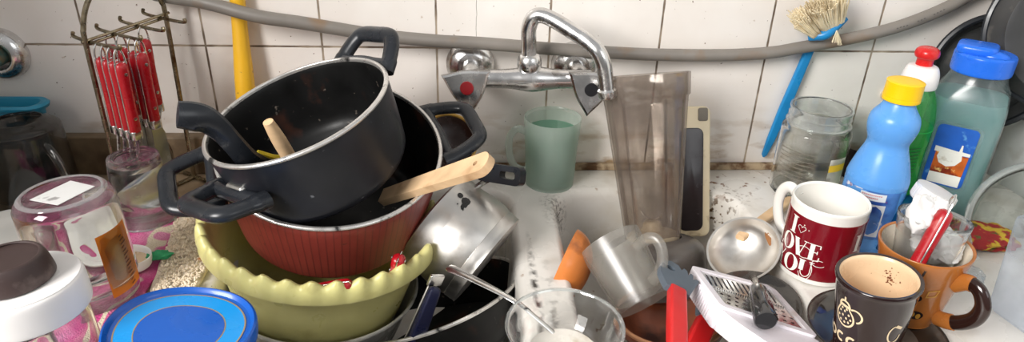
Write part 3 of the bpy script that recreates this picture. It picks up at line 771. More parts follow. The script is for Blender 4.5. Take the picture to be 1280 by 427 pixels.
K['red_silicone'] = mat('red_silicone', srgb(214, 34, 36), .35, 0, .06, 20, dirt=(srgb(190, 60, 55), 40, .6, .8))
K['grey_silicone'] = mat('slate_silicone', srgb(88, 98, 108), .5, 0, .06, 20)
def claw(name, label, head_px, hd, hand_px, hd2, flip=1, ww=.0092, grp=None):
    a, b = atd(*head_px, hd), atd(*hand_px, hd2)
    ax = (a-b).normalized(); n_ = -FW; n_ = (n_-ax*n_.dot(ax)).normalized(); w_ = n_.cross(ax) * -1; hs_ = 1.45
    L = (a-b).length; Mx = Matrix((w_, ax, n_)).transposed().to_4x4(); Mx.translation = b
    if Mx.to_3x3().determinant() < 0:
        Mx = Matrix((-w_, ax, n_)).transposed().to_4x4(); Mx.translation = b
    t = thing(name, label, 'spatula', Mx, grp)
    mk('handle', loft([[V3((p.x, y, p.y)) for p in rrect(w, h, .003)] for y, w, h in ((-.06, ww*.9, .005), (L*.3, ww, .006), (L*.97, ww*.98, .006), (L, ww*.95, .005))]), K['red_silicone'], t)
    pts_ = [(-.0088, L-.003), (.0088, L-.003), (.0125, L+.008), (.0155, L+.016), (.0165, L+.0205), (.0145, L+.0215), (.0118, L+.0185), (.0120, L+.024), (.0100, L+.0255), (.0078, L+.021), (.0070, L+.0265), (.0045, L+.0275), (.0025, L+.0235), (.0, L+.028), (-.006, L+.029), (-.0115, L+.025), (-.0145, L+.018), (-.0142, L+.010), (-.0115, L+.003)]
    if flip < 0: pts_ = [(-x, y) for x, y in pts_][::-1]
    hl = [(-.0065*flip+.0038*math.cos(-2*PI*i/14), L+.0195+.0026*math.sin(-2*PI*i/14)) for i in range(14)]
    pts_ = [(x*hs_, L+(y-L)*hs_) for x, y in pts_]; hl = [(x*hs_, L+(y-L)*hs_) for x, y in hl]
    mk('head', prism(pts_, .0075, [hl], -.00375), K['grey_silicone'], t)
    return t
claw('silicone_server', 'upright red server with grey slotted claw end in the right basin', (846, 362), .690, (846, 430), .615)
claw('silicone_server', 'half hidden red server lying lower behind the grater edge', (885, 398), .72, (868, 432), .70, ww=.011)

# grater
GA, GBx, GCc, GD = None, None, None, None
def solve_quad():
    best = None
    A, B, D_, C_ = (872.6, 341), (960, 363), (905, 384), (1007, 416.5)
    c0 = at(935, 375, .012)
    for i in range(-14, 15):
        for j in range(-14, 15):
            n_ = V3((i*.05, j*.05, 1)).normalized()
            a, b, d_, c_ = [onplane(*q, c0, n_) for q in (A, B, D_, C_)]
            u, v = (b-a), (d_-a); u2, v2 = (c_-d_), (c_-b)
            e = abs(u.normalized().dot(v.normalized()))+abs(u2.normalized().dot(v2.normalized()))+.12*math.sqrt((i*.05)**2+(j*.05)**2)
            if best is None or e < best[0]: best = (e, n_, a, b, c_, d_)
    return best
_, gn, a, b, c_, d_ = solve_quad()
gc = (a+b+c_+d_)/4; gu = ((b-a)+(c_-d_)).normalized()
Mg = fr(gc, gn, gu); GI = Mg.inverted()
qa, qb, qc, qd = [GI @ q for q in (a, b, c_, d_)]
gr = thing('grater', 'white plastic box grater with steel plate lying under the ladle', 'grater', Mg)
def q2(p, s=1.0): return (p.x*s, p.y*s)
inner = [q2(qd), q2(qc), q2(qb), q2(qa)]
def grow(poly, d):
    n = len(poly); cen = V3((sum(p[0] for p in poly)/n, sum(p[1] for p in poly)/n)); out = []
    for i in range(n):
        p0, p1, p2 = V3(poly[i-1]), V3(poly[i]), V3(poly[(i+1) % n])
        e1, e2 = (p1-p0).normalized(), (p2-p1).normalized()
        n1, n2 = V3((e1.y, -e1.x)), V3((e2.y, -e2.x))
        if n1.dot(p1-cen) < 0: n1 = -n1
        if n2.dot(p1-cen) < 0: n2 = -n2
        k = (n1+n2); k = k/(max(.25, 1+n1.dot(n2)))
        out.append(tuple(p1+k*d))
    return out
def rnd(poly, r, k=4):
    out = []; n = len(poly)
    for i in range(n):
        p0, p1, p2 = V3(poly[i-1]), V3(poly[i]), V3(poly[(i+1) % n])
        s, e = p1+(p0-p1).normalized()*r, p1+(p2-p1).normalized()*r
        for j in range(k+1):
            t = j/k; q = s.lerp(p1, t).lerp(p1.lerp(e, t), t); out.append((q.x, q.y))
    return out
of = rnd(grow(inner, .0075), .006)
K['grater_white'] = mat('white_frame_plastic', srgb(236, 230, 236), .35, 0, .03, 20, dirt=(srgb(196, 170, 150), 30, .66, .8), sss=.15)
ext = V3(inner[1])-V3(inner[0])
mk('frame', prism(of, .026, [rnd(inner, .003)[::-1]], -.022), K['grater_white'], gr, sharp=30)
# front grip: the frame runs on towards the near end
lo_ = grow(inner, .0075)
gp = [lo_[0], lo_[1], (lo_[1][0]+.004, lo_[1][1]-.045), (lo_[0][0]+.035, lo_[0][1]-.050), (lo_[0][0]+.012, lo_[0][1]-.022)]
mk('grip', prism(rnd(gp, .006), .022, (), -.021), K['grater_white'], gr)
gs = []
for i in range(9):
    f = .08+.055*i
    p = V3(lo_[3]).lerp(V3(lo_[0]), f+.35); gs.append(rbox(.0025, .0013, .010, .001, c=(p.x-.0012, p.y, -.010)))
mk('ribs', join(*gs), K['grater_white'], gr)
# plate with slots and holes
def bil(u, v):
    A_, B_, C2, D2 = V3(q2(qa)), V3(q2(qb)), V3(q2(qc)), V3(q2(qd))
    return A_.lerp(B_, u).lerp(D2.lerp(C2, u), v)
holes = []
for i in range(13):
    u = .07+.072*i; s, e = bil(u+.01, .06), bil(u-.03, .40)
    d2 = (e-s).normalized(); n2 = V3((-d2.y, d2.x))*.0013
    holes.append([tuple(s+n2), tuple(s-n2), tuple(e-n2), tuple(e+n2)])
for j in range(3):
    for i in range(9):
        p = bil(.09+.1*i+(.05 if j % 2 else 0), .62+.13*j)
        holes.append([(p.x+.0021*math.cos(2*PI*k/10), p.y+.0021*math.sin(2*PI*k/10)) for k in range(10)])
pl = mk('grating_plate', prism(grow(inner, .001), .0009, holes, .0015), K['steel2'], gr)
pb, pe = bil(.04, .49), bil(.96, .49)
gs = []
for i in range(30):
    p = pb.lerp(pe, i/29); gs.append(mv(lathe([(.0011, 0), (.0006, .0018), (0, .002)], 6), p.x, p.y, .0022))
mk('teeth', join(*gs), K['steel2'], pl)

# ladle on top
LC, LN = V3((.2129, -.2338, .0074)), V3((-.4915, -.3426, .8007)).normalized()
LC = LC+V3((0, 0, .004))
la = thing('ladle', 'stainless steel ladle with short black handle lying on the grater', 'ladle', fr(LC, LN))
o = [(.040*math.sin(i/12*PI/2), -.026*math.cos(i/12*PI/2)) for i in range(13)]
mk('bowl', lathe([(r, z) for r, z in o]+[(.0425, .0005), (.0425, .0015), (.040, .0013)]+[(r*.975, z+.0012) for r, z in o[::-1]][1:], 64), K['steel'], la)
LI = la.matrix_world.inverted()
n0, n1, n2_, n3 = [LI @ atd(x, y, q) for x, y, q in ((942, 348, .783), (944, 354, .750), (946.5, 361, .715), (957.5, 401, .640))]
mk('neck', tube(spl([n0, n1, n2_], 4), [.006-.0003*i for i in range(9)], 10), K['steel2'], la)
K['gloss_black'] = mat('glossy_black_plastic', (.02, .02, .022), .12, 0, .1, 20, coat=.6)
hn = (n3-n2_)
mk('handle', tube([n2_-hn*.02, n2_+hn*.06, n2_+hn*.5, n3-hn*.03, n3], [.0075, .0092, .0106, .0112, .0098], 20, sq=(1, .85)), K['gloss_black'], la)
K['tea'] = mat('brown_stain', srgb(150, 100, 58), .5, 0, .2, 40)
def ladle_spot(px, py, r, ry):
    q = LI @ onplane(px, py, LC, LN)
    pts_ = []
    for rr_ in (1.0, .6, .0):
        for k in range(18):
            a = 2*PI*k/18; w_ = 1+.15*math.sin(3*a+1)
            x, y = q.x+r*rr_*w_*math.cos(a), q.y+ry*rr_*w_*math.sin(a); d_ = min(.999, math.hypot(x, y)/.039)
            pts_.append((x, y, -.0247*math.sqrt(1-d_*d_)+.0007))
    return pts_, [tuple(a+18*h for a in ()) or (h*18+k, h*18+(k+1) % 18, (h+1)*18+(k+1) % 18, (h+1)*18+k) for h in range(2) for k in range(18)]
mk('tea_stain', ladle_spot(921, 333, .0085, .005), K['tea'], la)
mk('tea_stain', ladle_spot(958, 291, .003, .008), K['tea'], la)
# stick lying on the sink edge
a, b = at(930, 293, .010), at(989, 249, .012)
st_ = thing('wooden_stick', 'wooden spoon handle on the drainboard between the ladle and the red mug', 'spoon', fr(a, b-a))
SLn = (b-a).length
mk('handle', loft([[V3((p.x, p.y, z)) for p in rrect(.0068*f, .0045*f, .003)] for z, f in ((-.01, .8), (0, 1), (SLn-.01, 1.0), (SLn, .8))]), K['wood'], st_)
# smoked plate in the basin
sg = thing('smoked_plate', 'smoked glass plate edge behind the grater in the right basin', 'plate', fr(at(942, 382, -.012), (-.12, -.12, 1)))
mk('disc', lathe(prof([(0, 0), (.035, 0), (.047, .005), (.0485, .006), (.0475, .007), (.035, .002), (0, .002)], 3), 64), K['smoked'], sg)

# clear bowl with spoon
cbP = V3((-.0200, -.4000, .041))
gl = thing('glass_bowl', 'clear glass bowl with milky leftovers on the ridge between the basins', 'bowl', cbP)
mk('bowl_wall', lathe(prof([(0, -.041), (.030, -.041), (.034, -.039), (.047, -.018), (.0545, 0), (.0535, .0006)], 5)+prof([(.0525, -.001), (.0448, -.019), (.032, -.037), (0, -.0385)], 5), 72), K['clear'], gl)
mk('rim', lathe(prof([(.0522, -.001), (.0535, .0008), (.0550, 0), (.0543, -.0025)], 3), 72), K['rim_glass'], gl)
K['milk'] = mat('milky_residue', srgb(228, 222, 212), .25, 0, .06, 30, dirt=(srgb(190, 175, 150), 40, .55, .75))
tag(mk('leftover_milk', mv(lathe(prof([(0, -.0380), (.024, -.0372), (.0315, -.0345), (.0325, -.0325), (.0305, -.0318), (0, -.0318)], 3), 48), *cbP), K['milk']), 'milky leftovers pooled in the clear glass bowl', 'food')
sE, sRm, sB = atd(561, 334, .715), atd(642, 378, .665), atd(706, 428, .664)
spn = thing('spoon', 'steel spoon resting over the rim of the clear glass bowl', 'spoon', (0, 0, 0))
path = spl([sE, sE.lerp(sRm, .35)+V3((0, 0, .002)), sRm+V3((0, 0, .003)), sRm.lerp(sB, .55)+V3((0, 0, .003)), sB], 6)
Np = len(path)
wd = [.0032+.0036*max(0, 1-i/12)*(1 if i > 0 else .55) if i < 13 else .0030 for i in range(Np)]
mk('handle', tube(path, wd, 10, sq=(1.0, .4), up=(0, 0, 1)), K['steel2'], spn)
bdv = (sB-sRm).normalized(); bdv = V3((bdv.x, bdv.y, -.12)).normalized()
mk('bowl', xf(fr(sB+bdv*.018, V3((.1, -.1, 1)), bdv), ([(x*1.35, y*.85, z) for x, y, z in halfbowl(.0165, .007, .001)[0]], halfbowl(.0165, .007, .001)[1])), K['steel2'], spn)

# ------------------------------------------------------------------ mugs at the right
def strokes(defs, s=1.0, ox=0, oy=0):
    return join(*[ribbon([(ox+x*s, oy+y*s) for x, y in pts], [w*s for w in ww] if isinstance(ww, list) else ww*s) for pts, ww in defs])
def arc(cx, cy, rx, ry, a0, a1, n=18): return [(cx+rx*math.cos(math.radians(a0+(a1-a0)*i/n)), cy+ry*math.sin(math.radians(a0+(a1-a0)*i/n))) for i in range(n+1)]
def arcw(a0, a1, lo, hi, n=18): return [lo+(hi-lo)*abs(math.cos(math.radians(a0+(a1-a0)*i/n)))**1.5 for i in range(n+1)]
TK, HN = .24, .045
GLY = {
 'I': [([(.2, 0), (.2, 1)], TK), ([(0, .02), (.4, .02)], HN), ([(0, .98), (.4, .98)], HN)],
 'L': [([(.2, 0), (.2, 1)], TK), ([(0, .98), (.4, .98)], HN), ([(0, .02), (.62, .02)], HN), ([(.6, .02), (.62, .25)], .07)],
 'O': [(arc(.38, .5, .34, .48, 0, 360, 36), arcw(0, 360, HN, TK, 36))],
 'V': [([(.1, 1), (.38, 0)], TK), ([(.40, .0), (.68, 1)], HN), ([(-.05, .98), (.28, .98)], HN), ([(.55, .98), (.82, .98)], HN)],
 'E': [([(.2, 0), (.2, 1)], TK), ([(0, .98), (.6, .98)], HN), ([(.2, .52), (.5, .52)], HN), ([(0, .02), (.62, .02)], HN), ([(.59, .98), (.6, .78)], .06), ([(.61, .02), (.62, .25)], .06), ([(.49, .42), (.49, .62)], .05)],
 'Y': [([(.1, 1), (.36, .48)], TK), ([(.38, .48), (.64, 1)], HN), ([(.37, .5), (.37, 0)], TK), ([(-.05, .98), (.28, .98)], HN), ([(.2, .02), (.54, .02)], HN)],
 'U': [([(.18, 1), (.18, .35)], TK), (arc(.42, .35, .24, .33, 180, 360), HN), ([(.66, .35), (.66, 1)], HN), ([(0, .98), (.36, .98)], HN), ([(.54, .98), (.8, .98)], HN)],
}
ADV = {'I': .52, 'L': .74, 'O': .86, 'V': .84, 'E': .76, 'Y': .78, 'U': .9}
def word(w, s, ox, oy):
    gs, x = [], ox
    for ch in w: gs.append(strokes(GLY[ch], s, x, oy)); x += ADV[ch]*s
    return join(*gs)
def cupwall(R0, R1, H, t=.0035, foot=.0):
    o = prof([(0, .0015), (R0-.006, .0015), (R0-.002, .0005), (R0, .004), (R0+(R1-R0)*.5, H*.5), (R1, H-.002)], 4)
    return o
red = srgb(122, 14, 28)
K['mug_red'] = mat('deep_red_glaze', red, .14, 0, .06, 15, coat=.4)
RB = at(1040, 247, .092); RB.z = 0
rm = thing('mug', 'red and white mug with love lettering on the drainboard', 'mug', fr(RB, (.0, 0, 1), (1, 0, 0)))
R_, H_ = .0405, .092
mk('mug_wall', lathe(prof([(0, .003), (.034, .002), (.0385, .001), (.0398, .004), (R_-.0003, .009), (R_-.0003, H_-.012), (R_, H_-.003), (R_-.0012, H_), (R_-.003, H_-.002)], 4)+prof([(R_-.0038, H_*.5), (R_-.005, .012), (.02, .007), (0, .0065)], 4), 72), K['white_ceramic'], rm)
mk('red_band', lathe([(R_-.001, .0075), (R_+.0002, .0078), (R_+.0002, H_-.0135), (R_-.001, H_-.013)], 96), K['mug_red'], rm)['label'] = 'deep red printed band'
hp = [(-.0395, 0, .074), (-.052, 0, .080), (-.062, 0, .072), (-.065, 0, .055), (-.060, 0, .036), (-.051, 0, .024), (-.0395, 0, .020)]
tc_ = (CAM-RB); view_a = math.atan2(tc_.y, tc_.x)
mk('handle', tube(spl(hp, 6), .0058, 14, sq=(.8, 1.15)), K['white_ceramic'], rm, Matrix.Rotation(-1.12, 4, 'Z'))
K['print_white'] = mat('white_print', srgb(240, 236, 228), .35, 0, .02)
rad_ = lambda z: R_+.0002
s = .0205
dec = join(word('I', s*1.0, -.011, .055), word('LOVE', s*.98, -.033, .0325), word('YOU', s*1.0, -.024, .0095),
           strokes([(arc(.0, 0, .0024, .0024, 0, 190), .0006), (arc(.0048, 0, .0024, .0024, -10, 180), .0006), ([(-.0024, -.0003), (.0024, -.0062), (.0072, -.0003)], .0006)], 1, .0015, .0655),
           strokes([(arc(.012, .039, .008, .007, 20, 300), .0007), (arc(.030, .030, .007, .004, 60, 330), .0007), (arc(-.028, .028, .008, .006, 120, 400), .0007), (arc(.018, .018, .007, .012, 200, 420), .0007)]),
           disc(.006, .070, .0007, 8), disc(.012, .066, .0006, 8))
mk('lettering', wrap(dec, rad_, view_a-.62), K['print_white'], rm)['label'] = 'white lettering reading I LOVE YOU'
mk('lettering', wrap(word('I', s, 0, .046), rad_, view_a+.95), K['print_white'], rm)

# smoked saucer carrying two mugs
SP = V3((.300, -.372, .0))
sa = thing('saucer', 'smoked glass saucer on the drainboard under the two brown mugs', 'saucer', SP)
mk('disc', lathe(prof([(0, 0), (.040, 0), (.060, .004), (.0645, .006), (.0648, .0072), (.060, .006), (.040, .0025), (0, .0025)], 3), 72), K['smoked'], sa)
mk('rim', lathe(prof([(.0640, .0055), (.0655, .0062), (.0655, .0075), (.0640, .0076)], 2), 72), K['smoked'], sa)

K['mocha'] = mat('dark_brown_glaze', srgb(32, 12, 12), .16, 0, .1, 15, coat=.4)
K['cream_glaze'] = mat('cream_glaze', srgb(226, 196, 160), .25, 0, .06, 25, dirt=(srgb(150, 92, 56), 95, .66, .74))
mtop = at(1099, 343, .092); ax = V3((-.10, 0, 1)).normalized()
mb = mtop-ax*.0885
mm = thing('mug', 'dark brown mug with cream inside and bean jug print on the saucer', 'mug', fr(mb, ax, (1, 0, 0)))
H_ = .0885; mr0, mr1 = .0275, .0358
mrad = lambda z: mr0+(mr1-mr0)*(max(0, min(1, z/H_))**1.1)
mk('mug_wall', lathe(prof([(0, .001), (mr0-.003, .0005), (mr0, .003)]+[(mrad(z), z) for z in (.02, .04, .06, .08)]+[(mr1+.0006, H_-.003), (mr1, H_), (mr1-.003, H_-.0005)], 4), 72), K['mocha'], mm)
mk('lining', lathe(prof([(mr1-.0025, H_-.0006), (mr1-.005, H_-.006), (mr1-.0065, .06), (mr0-.003, .02), (mr0-.012, .008), (0, .007)], 4), 72), K['cream_glaze'], mm)['label'] = 'cream glazed inside'
ma = math.atan2((CAM-mb).y, (CAM-mb).x)
K['cream_print'] = mat('cream_print', srgb(228, 206, 170), .4, 0, .03)
w_ = .0026
jug = [(arc(0, .0, .0095, .0105, 150, 395, 26), .0018), ([(-.0082, .0053), (-.006, .010), (-.0045, .0125)], .0016), ([(.0078, .006), (.005, .010), (.004, .0125)], .0016), ([(-.007, .0125), (.006, .0125)], .0030), (arc(-.0005, .0135, .0052, .0045, 0, 180, 12), .0022), ([(-.0005, .018), (-.0005, .0225)], .002), (arc(.0105, .0065, .0062, .0068, -75, 130, 18), .0018)]
dots = [disc(x, y, .0011, 8, ry=.0014) for x, y in ((-.005, .005), (0, .0065), (.0045, .004), (-.0065, -.001), (-.002, .001), (.002, -.001), (.0065, -.0005), (-.004, -.0055), (0.0005, -.006), (.0045, -.0045), (-.003, .009), (.002, .0095))]
dec = join(mv(strokes(jug), .0, .052), *[mv(q, 0, .052) for q in dots])
o_ = lambda x: (arc(x, .0265, .0042, .0046, 0, 360, 20), w_)
c__ = lambda x: (arc(x, .0265, .0042, .0046, 55, 305, 16), w_)
let = strokes([([(-.036, .022), (-.036, .031)], w_), (arc(-.0325, .027, .0035, .0038, 180, 0, 10), w_), ([(-.029, .022), (-.029, .027)], w_), (arc(-.0255, .027, .0035, .0038, 180, 0, 10), w_), ([(-.022, .022), (-.022, .027)], w_), o_(-.0145), c__(-.0025), c__(.0090), o_(.0200), ([(.0245, .0215), (.0245, .0315)], w_)])
mk('lettering', wrap(join(dec, mv(let, 0, .0)), mrad, ma-.62), K['cream_print'], mm)['label'] = 'cream print of a dotted jug over the word mocca'
cup2 = [(arc(0, 0, .006, .010, 100, 350, 16), .0014), ([(-.0005, .010), (.006, .006)], .003)]
mk('lettering', wrap(mv(strokes(cup2), 0, .045), mrad, ma+.80), K['cream_print'], mm)
K['choc'] = mat('cocoa_crumbs', srgb(112, 62, 36), .8, 0, .2, 60)
random.seed(9)
crumbs = [disc(random.gauss(0, .0045), .070+random.gauss(0, .006), random.uniform(.0003, .0009), 7) for i in range(46)]
crumbs = [c for c in crumbs if c[0][0][1] < .082]
o = mk('cocoa_crumbs', wrap(join(*crumbs), lambda z: mr1-.0066+(z-.06)*.066, ma+PI-.25, off=-.0006), K['choc'], mm); o['kind'] = 'stuff'
# knife in the dark mug
kt, kb_ = atd(1184, 262, .640), atd(1133, 352, .660)
kn = thing('table_knife', 'red-handled knife standing in the dark brown mug', 'cutlery', fr(kt, kt-kb_, FW+V3((.25, 0, 0))))
knife_handle(kn, (kt-kb_).length*1.02, .0078, .0074)
head_knife(kn, (kt-kb_).length, .055, .008)

K['orange_glaze'] = mat('tan_orange_glaze', srgb(172, 104, 46), .2, 0, .1, 18, coat=.35)
K['dark_glaze'] = mat('brown_black_glaze', srgb(40, 22, 18), .15, 0, .15, 18, coat=.4)
H_ = .088; OB = at(1158, 303, H_+.003); ax = V3((-.05, .0, 1)).normalized()
ob = OB-ax*H_; ob.z = .003
om = thing('mug', 'tan orange mug with dark handle and bean prints holding a glass', 'mug', fr(ob, ax, (1, 0, 0)))
or0, or1 = .0255, .0425
orad = lambda z: or0+(or1-or0)*(max(0, min(1, z/H_))**.85)
mk('mug_wall', lathe(prof([(0, .001), (or0-.003, .0005), (or0, .003)]+[(orad(z), z) for z in (.015, .03, .05, .07)]+[(or1, H_-.002), (or1-.0012, H_), (or1-.003, H_-.001)], 4), 72), K['orange_glaze'], om)
mk('lining', lathe(prof([(or1-.0025, H_-.0012), (or1-.005, H_-.012), (orad(.04)-.004, .04), (or0-.006, .012), (0, .008)], 4), 72), mat('warm_white_glaze', srgb(226, 214, 196), .25), om)['label'] = 'warm white inside'
oa = math.atan2((CAM-ob).y, (CAM-ob).x); hang = oa+1.05
u = V3((math.cos(hang), math.sin(hang), 0))
hq = [u*r+V3((0, 0, z)) for r, z in ((.036, .062), (.048, .072), (.060, .070), (.067, .057), (.064, .041), (.053, .028), (.041, .021), (.030, .018))]
hs = spl(hq, 6)
mk('handle', tube(hs[6:-7], .0062, 14, sq=(.85, 1.2)), K['dark_glaze'], om)['label'] = 'glossy dark brown handle'
for q in (hs[:9], hs[-10:]): mk('handle_root', tube(q, .0070, 14, sq=(.85, 1.2)), K['orange_glaze'], om)
bean = lambda cx, cy, r: join(disc(cx, cy, r, 20, ry=r*.8))
for q in ((.0, .022, .0072), (-.006, .045, .0065)): mk('bean_print', wrap(bean(*q), orad, oa+.30), K['dark_glaze'], om)
K['bean_yellow'] = mat('yellow_bean_print', srgb(206, 150, 60), .35)
mk('bean_print', wrap(join(disc(-.0028, .0228, .0022, 14, .0002, ry=.0036), disc(.0026, .0212, .0022, 14, .0002, ry=.0036)), orad, oa+.30), K['bean_yellow'], om)
mk('emblem_print', wrap(ribbon([(.004, .056), (.013, .058), (.011, .050), (.003, .048), (.004, .056)], .0016, .0002), orad, oa+.30), K['bean_yellow'], om)
mk('line_print', wrap(ribbon([(-.010, .050), (-.006, .083)], .002), orad, oa+.32), K['dark_glaze'], om)

# glass in the orange mug with a napkin
gtop = at(1168, 274, .112)
gt = thing('drinking_glass', 'clear glass standing inside the tan orange mug', 'glass', fr(V3((ob.x-.002, ob.y-.0, .028)), gtop-V3((ob.x-.002, ob.y, .028))))
gh = (gtop-V3((ob.x-.002, ob.y, .028))).length
mk('glass_wall', lathe(prof([(0, 0), (.020, 0), (.0225, .003), (.026, gh*.4), (.0325, gh-.001), (.0318, gh), (.031, gh-.001), (.0245, gh*.4), (.021, .007), (0, .006)], 5), 56), K['clear'], gt)
mk('rim', lathe(prof([(.0310, gh-.0012), (.0318, gh+.0003), (.0327, gh-.0006), (.0322, gh-.003)], 2), 56), K['rim_glass'], gt)
K['paper'] = mat('white_tissue', srgb(224, 223, 222), .9, 0, .02, 40, bump=.6, bs=60, sss=.2)
random.seed(11)
def crumple(c, rx, ry, rz, seed):
    bm = bmesh.new(); bmesh.ops.create_icosphere(bm, subdivisions=4, radius=1)
    from mathutils import noise
    for v in bm.verts:
        d = v.co.normalized(); k = 1+.42*(noise.noise(d*1.7+V3((seed, 0, 0))))+.22*abs(noise.noise(d*4+V3((0, seed, 0))))-.15*abs(noise.noise(d*7.5))
        v.co = V3((d.x*rx*k, d.y*ry*k, d.z*rz*k))+V3(c)
    bm.verts.index_update(); g = [tuple(v.co) for v in bm.verts], [tuple(v.index for v in f.verts) for f in bm.faces]; bm.free(); return g
nc = at(1160, 270, .120)
tag(mk('napkin', crumple(nc, .0160, .0160, .022, 2.0), K['paper']), 'crumpled white paper napkin sticking out of the glass', 'napkin')
nc = at(1170, 304, .086)
tag(mk('napkin', crumple(nc, .021, .021, .017, 5.0), K['paper']), 'crumpled white paper napkin pressed low in the glass', 'napkin')

# ------------------------------------------------------------------ bottles and jars at the back right
def place_top(px, py, h): p = at(px, py, h); p.z = 0; return p
# glass jar with water
jb = place_top(1028, 133, .127)
jr = thing('jar', 'open glass jar of water with worn label standing by the wall', 'jar', jb)
JR, JH, JN = .0445, .127, .0385
mk('jar_wall', lathe(prof([(0, .001), (.036, .001), (.042, .005), (JR, .014), (JR, .088), (.0425, .098), (JN-.001, .107), (JN-.001, .124), (JN-.002, JH)], 5)+prof([(JN-.0042, JH-.001), (JN-.0042, .107), (JR-.004, .093), (JR-.0028, .016), (.036, .007), (0, .005)], 5), 64), K['clear_dirty'], jr)
mk('thread', lathe(prof([(JN-.002, .1265), (JN+.0008, .1268), (JN+.0008, .1235), (JN-.001, .1225)], 2)+prof([(JN-.001, .1165), (JN+.0012, .1155), (JN-.001, .114)], 2)+prof([(JN, .1075), (JN+.003, .106), (JN+.0015, .104)], 2), 64), K['rim_glass'], jr)
K['jar_water'] = glassy('cloudy_water', (.90, .90, .87), .10, srgb(176, 170, 156), base=.04, edge=.4)
mk('water', lathe([(0, .0065), (.036, .0085), (JR-.0032, .018), (JR-.0032, .078), (0, .078)], 48), K['jar_water'], jr)
va = math.atan2((CAM-jb).y, (CAM-jb).x)
K['label_yellow'] = mat('yellow_label', srgb(222, 184, 50), .5); K['label_white'] = mat('white_label', srgb(220, 216, 204), .6, dirt=(srgb(170, 160, 140), 40, .6, .7))
def panel(u0, u1, v0, v1, z=0.0): return ([(u0, v0, z), (u1, v0, z), (u1, v1, z), (u0, v1, z)], [(0, 1, 2, 3)])
jrad = lambda z: JR
lb = mk('paper_label', wrap(panel(-.014, .014, .022, .070), jrad, va+.92), K['label_white'], jr)
for v0, v1 in ((.052, .062), (.024, .030)): mk('label_band', wrap(panel(-.014, .014, v0, v1, .0002), jrad, va+.92), K['label_yellow'], lb)
tl = []
for i in range(8):
    y = .074-.0055*i; x = -.026
    while x < .020:
        w = random.uniform(.003, .007); tl.append(ribbon([(x, y), (x+w, y)], .0012)); x += w+.0012
K['jar_text'] = mat('faded_grey_ink', srgb(116, 110, 100), .7)
mk('label_print', wrap(join(*tl), jrad, va-.35), K['jar_text'], jr)['label'] = 'faded rows of printed text'
# dark pot behind the bottles
dpb = place_top(1086, 180, .045)
dp = thing('small_pot', 'small dark brown pot behind the blue bottle', 'pot', dpb)
mk('pot_wall', lathe(prof([(0, .001), (.036, .001), (.040, .005), (.0425, .044), (.0435, .046), (.041, .0455)], 4)+prof([(.039, .042), (.037, .008), (0, .005)], 3), 48), mat('dark_brown_clay', srgb(44, 32, 28), .45, 0, .2, 30), dp)

# blue bottle, yellow cap
bb = place_top(1133, 101, .207)
K['blue_bottle'] = mat('blue_plastic_bottle', srgb(96, 160, 226), .28, 0, .04, 15, sss=.4)
bt = thing('bottle', 'sky blue waisted plastic bottle with yellow cap on the drainboard', 'bottle', bb)
bprof = prof([(0, .001), (.030, .001), (.0345, .005), (.036, .02), (.036, .085), (.0355, .098), (.030, .118), (.0245, .134), (.0235, .142), (.0265, .152), (.0285, .163), (.027, .174), (.0205, .184), (.0165, .192), (.0160, .198)], 5)
bprof = [(r*.945, z*.953) for r, z in bprof]
mk('bottle_body', lathe(bprof+[(0, .1887)], 64), K['blue_bottle'], bt)
K['cap_yellow'] = mat('bright_yellow_cap', srgb(250, 200, 10), .35, 0, .04, 20, sss=.1)
cp_ = mk('cap', mv(lathe(prof([(.0165, .1945), (.0195, .195), (.0195, .199)], 2)+[(.0190, .1993), (.0190, .2000), (.0195, .2003)]+prof([(.0192, .214), (.0178, .217), (0, .2175)], 3), 40), 0, 0, -.0098), K['cap_yellow'], bt)
va = math.atan2((CAM-bb).y, (CAM-bb).x)
brad = lambda z: .0342
K['label_blue'] = mat('blue_label', srgb(70, 120, 190), .4, 0, .3, 50, dirt=[(srgb(30, 70, 150), 30, .5, .6), (srgb(225, 225, 230), 45, .58, .64), (srgb(120, 60, 120), 60, .64, .68)])
K['label_plain'] = mat('pale_label', srgb(214, 220, 226), .45, 0, .03)
lb = mk('label', wrap(panel(-.05, .05, .022, .084), brad, va+.4), K['label_blue'], bt)
mk('label_panel', wrap(panel(-.014, .008, .026, .068, .0003), brad, va+.28), K['label_plain'], lb)
mk('label_panel', wrap(panel(-.022, .006, .0725, .082, .0003), brad, va+.28), K['label_plain'], lb)
tl = [ribbon([(-.020+.002*i, .0795-.0), (-.019+.002*i, .0795)], .0014, .0006) for i in range(11)]+[ribbon([(-.020+.002*i, .0760), (-.0187+.002*i, .0760)], .0012, .0006) for i in range(9)]
mk('label_print', wrap(join(*tl), brad, va+.28), mat('red_ink', srgb(190, 60, 70), .5), lb)

# green dish soap
gbp = place_top(1162, 58, .222)
K['green_clear'] = glassy('green_clear_plastic', (.50, .88, .55), .35, srgb(70, 196, 104), rough=.08, base=.06, edge=.5)
gbt = thing('bottle', 'green dish soap bottle with white cap and red push top', 'bottle', gbp)
mk('bottle_body', lathe(prof([(0, .001), (.028, .001), (.0325, .006), (.033, .03), (.031, .08), (.0315, .11), (.0300, .135), (.0245, .158), (.0185, .172), (.0175, .178)], 5)+[(0, .178)], 56), K['green_clear'], gbt)
K['green_soap'] = glassy('green_soap', (.40, .82, .46), .85, srgb(70, 205, 105), base=.03, edge=.3)
mk('soap', lathe(prof([(0, .003), (.027, .003), (.031, .008), (.0318, .03), (.0298, .08), (.0302, .11), (.0288, .125), (0, .125)], 3), 48), K['green_soap'], gbt)
cw = mk('cap', lathe(prof([(.0185, .172), (.0208, .173), (.0205, .186), (.0175, .196), (.0125, .199), (0, .1995)], 4), 40), K['white_plastic'], gbt)
K['red_cap'] = mat('red_push_top', srgb(205, 30, 30), .3, coat=.2)
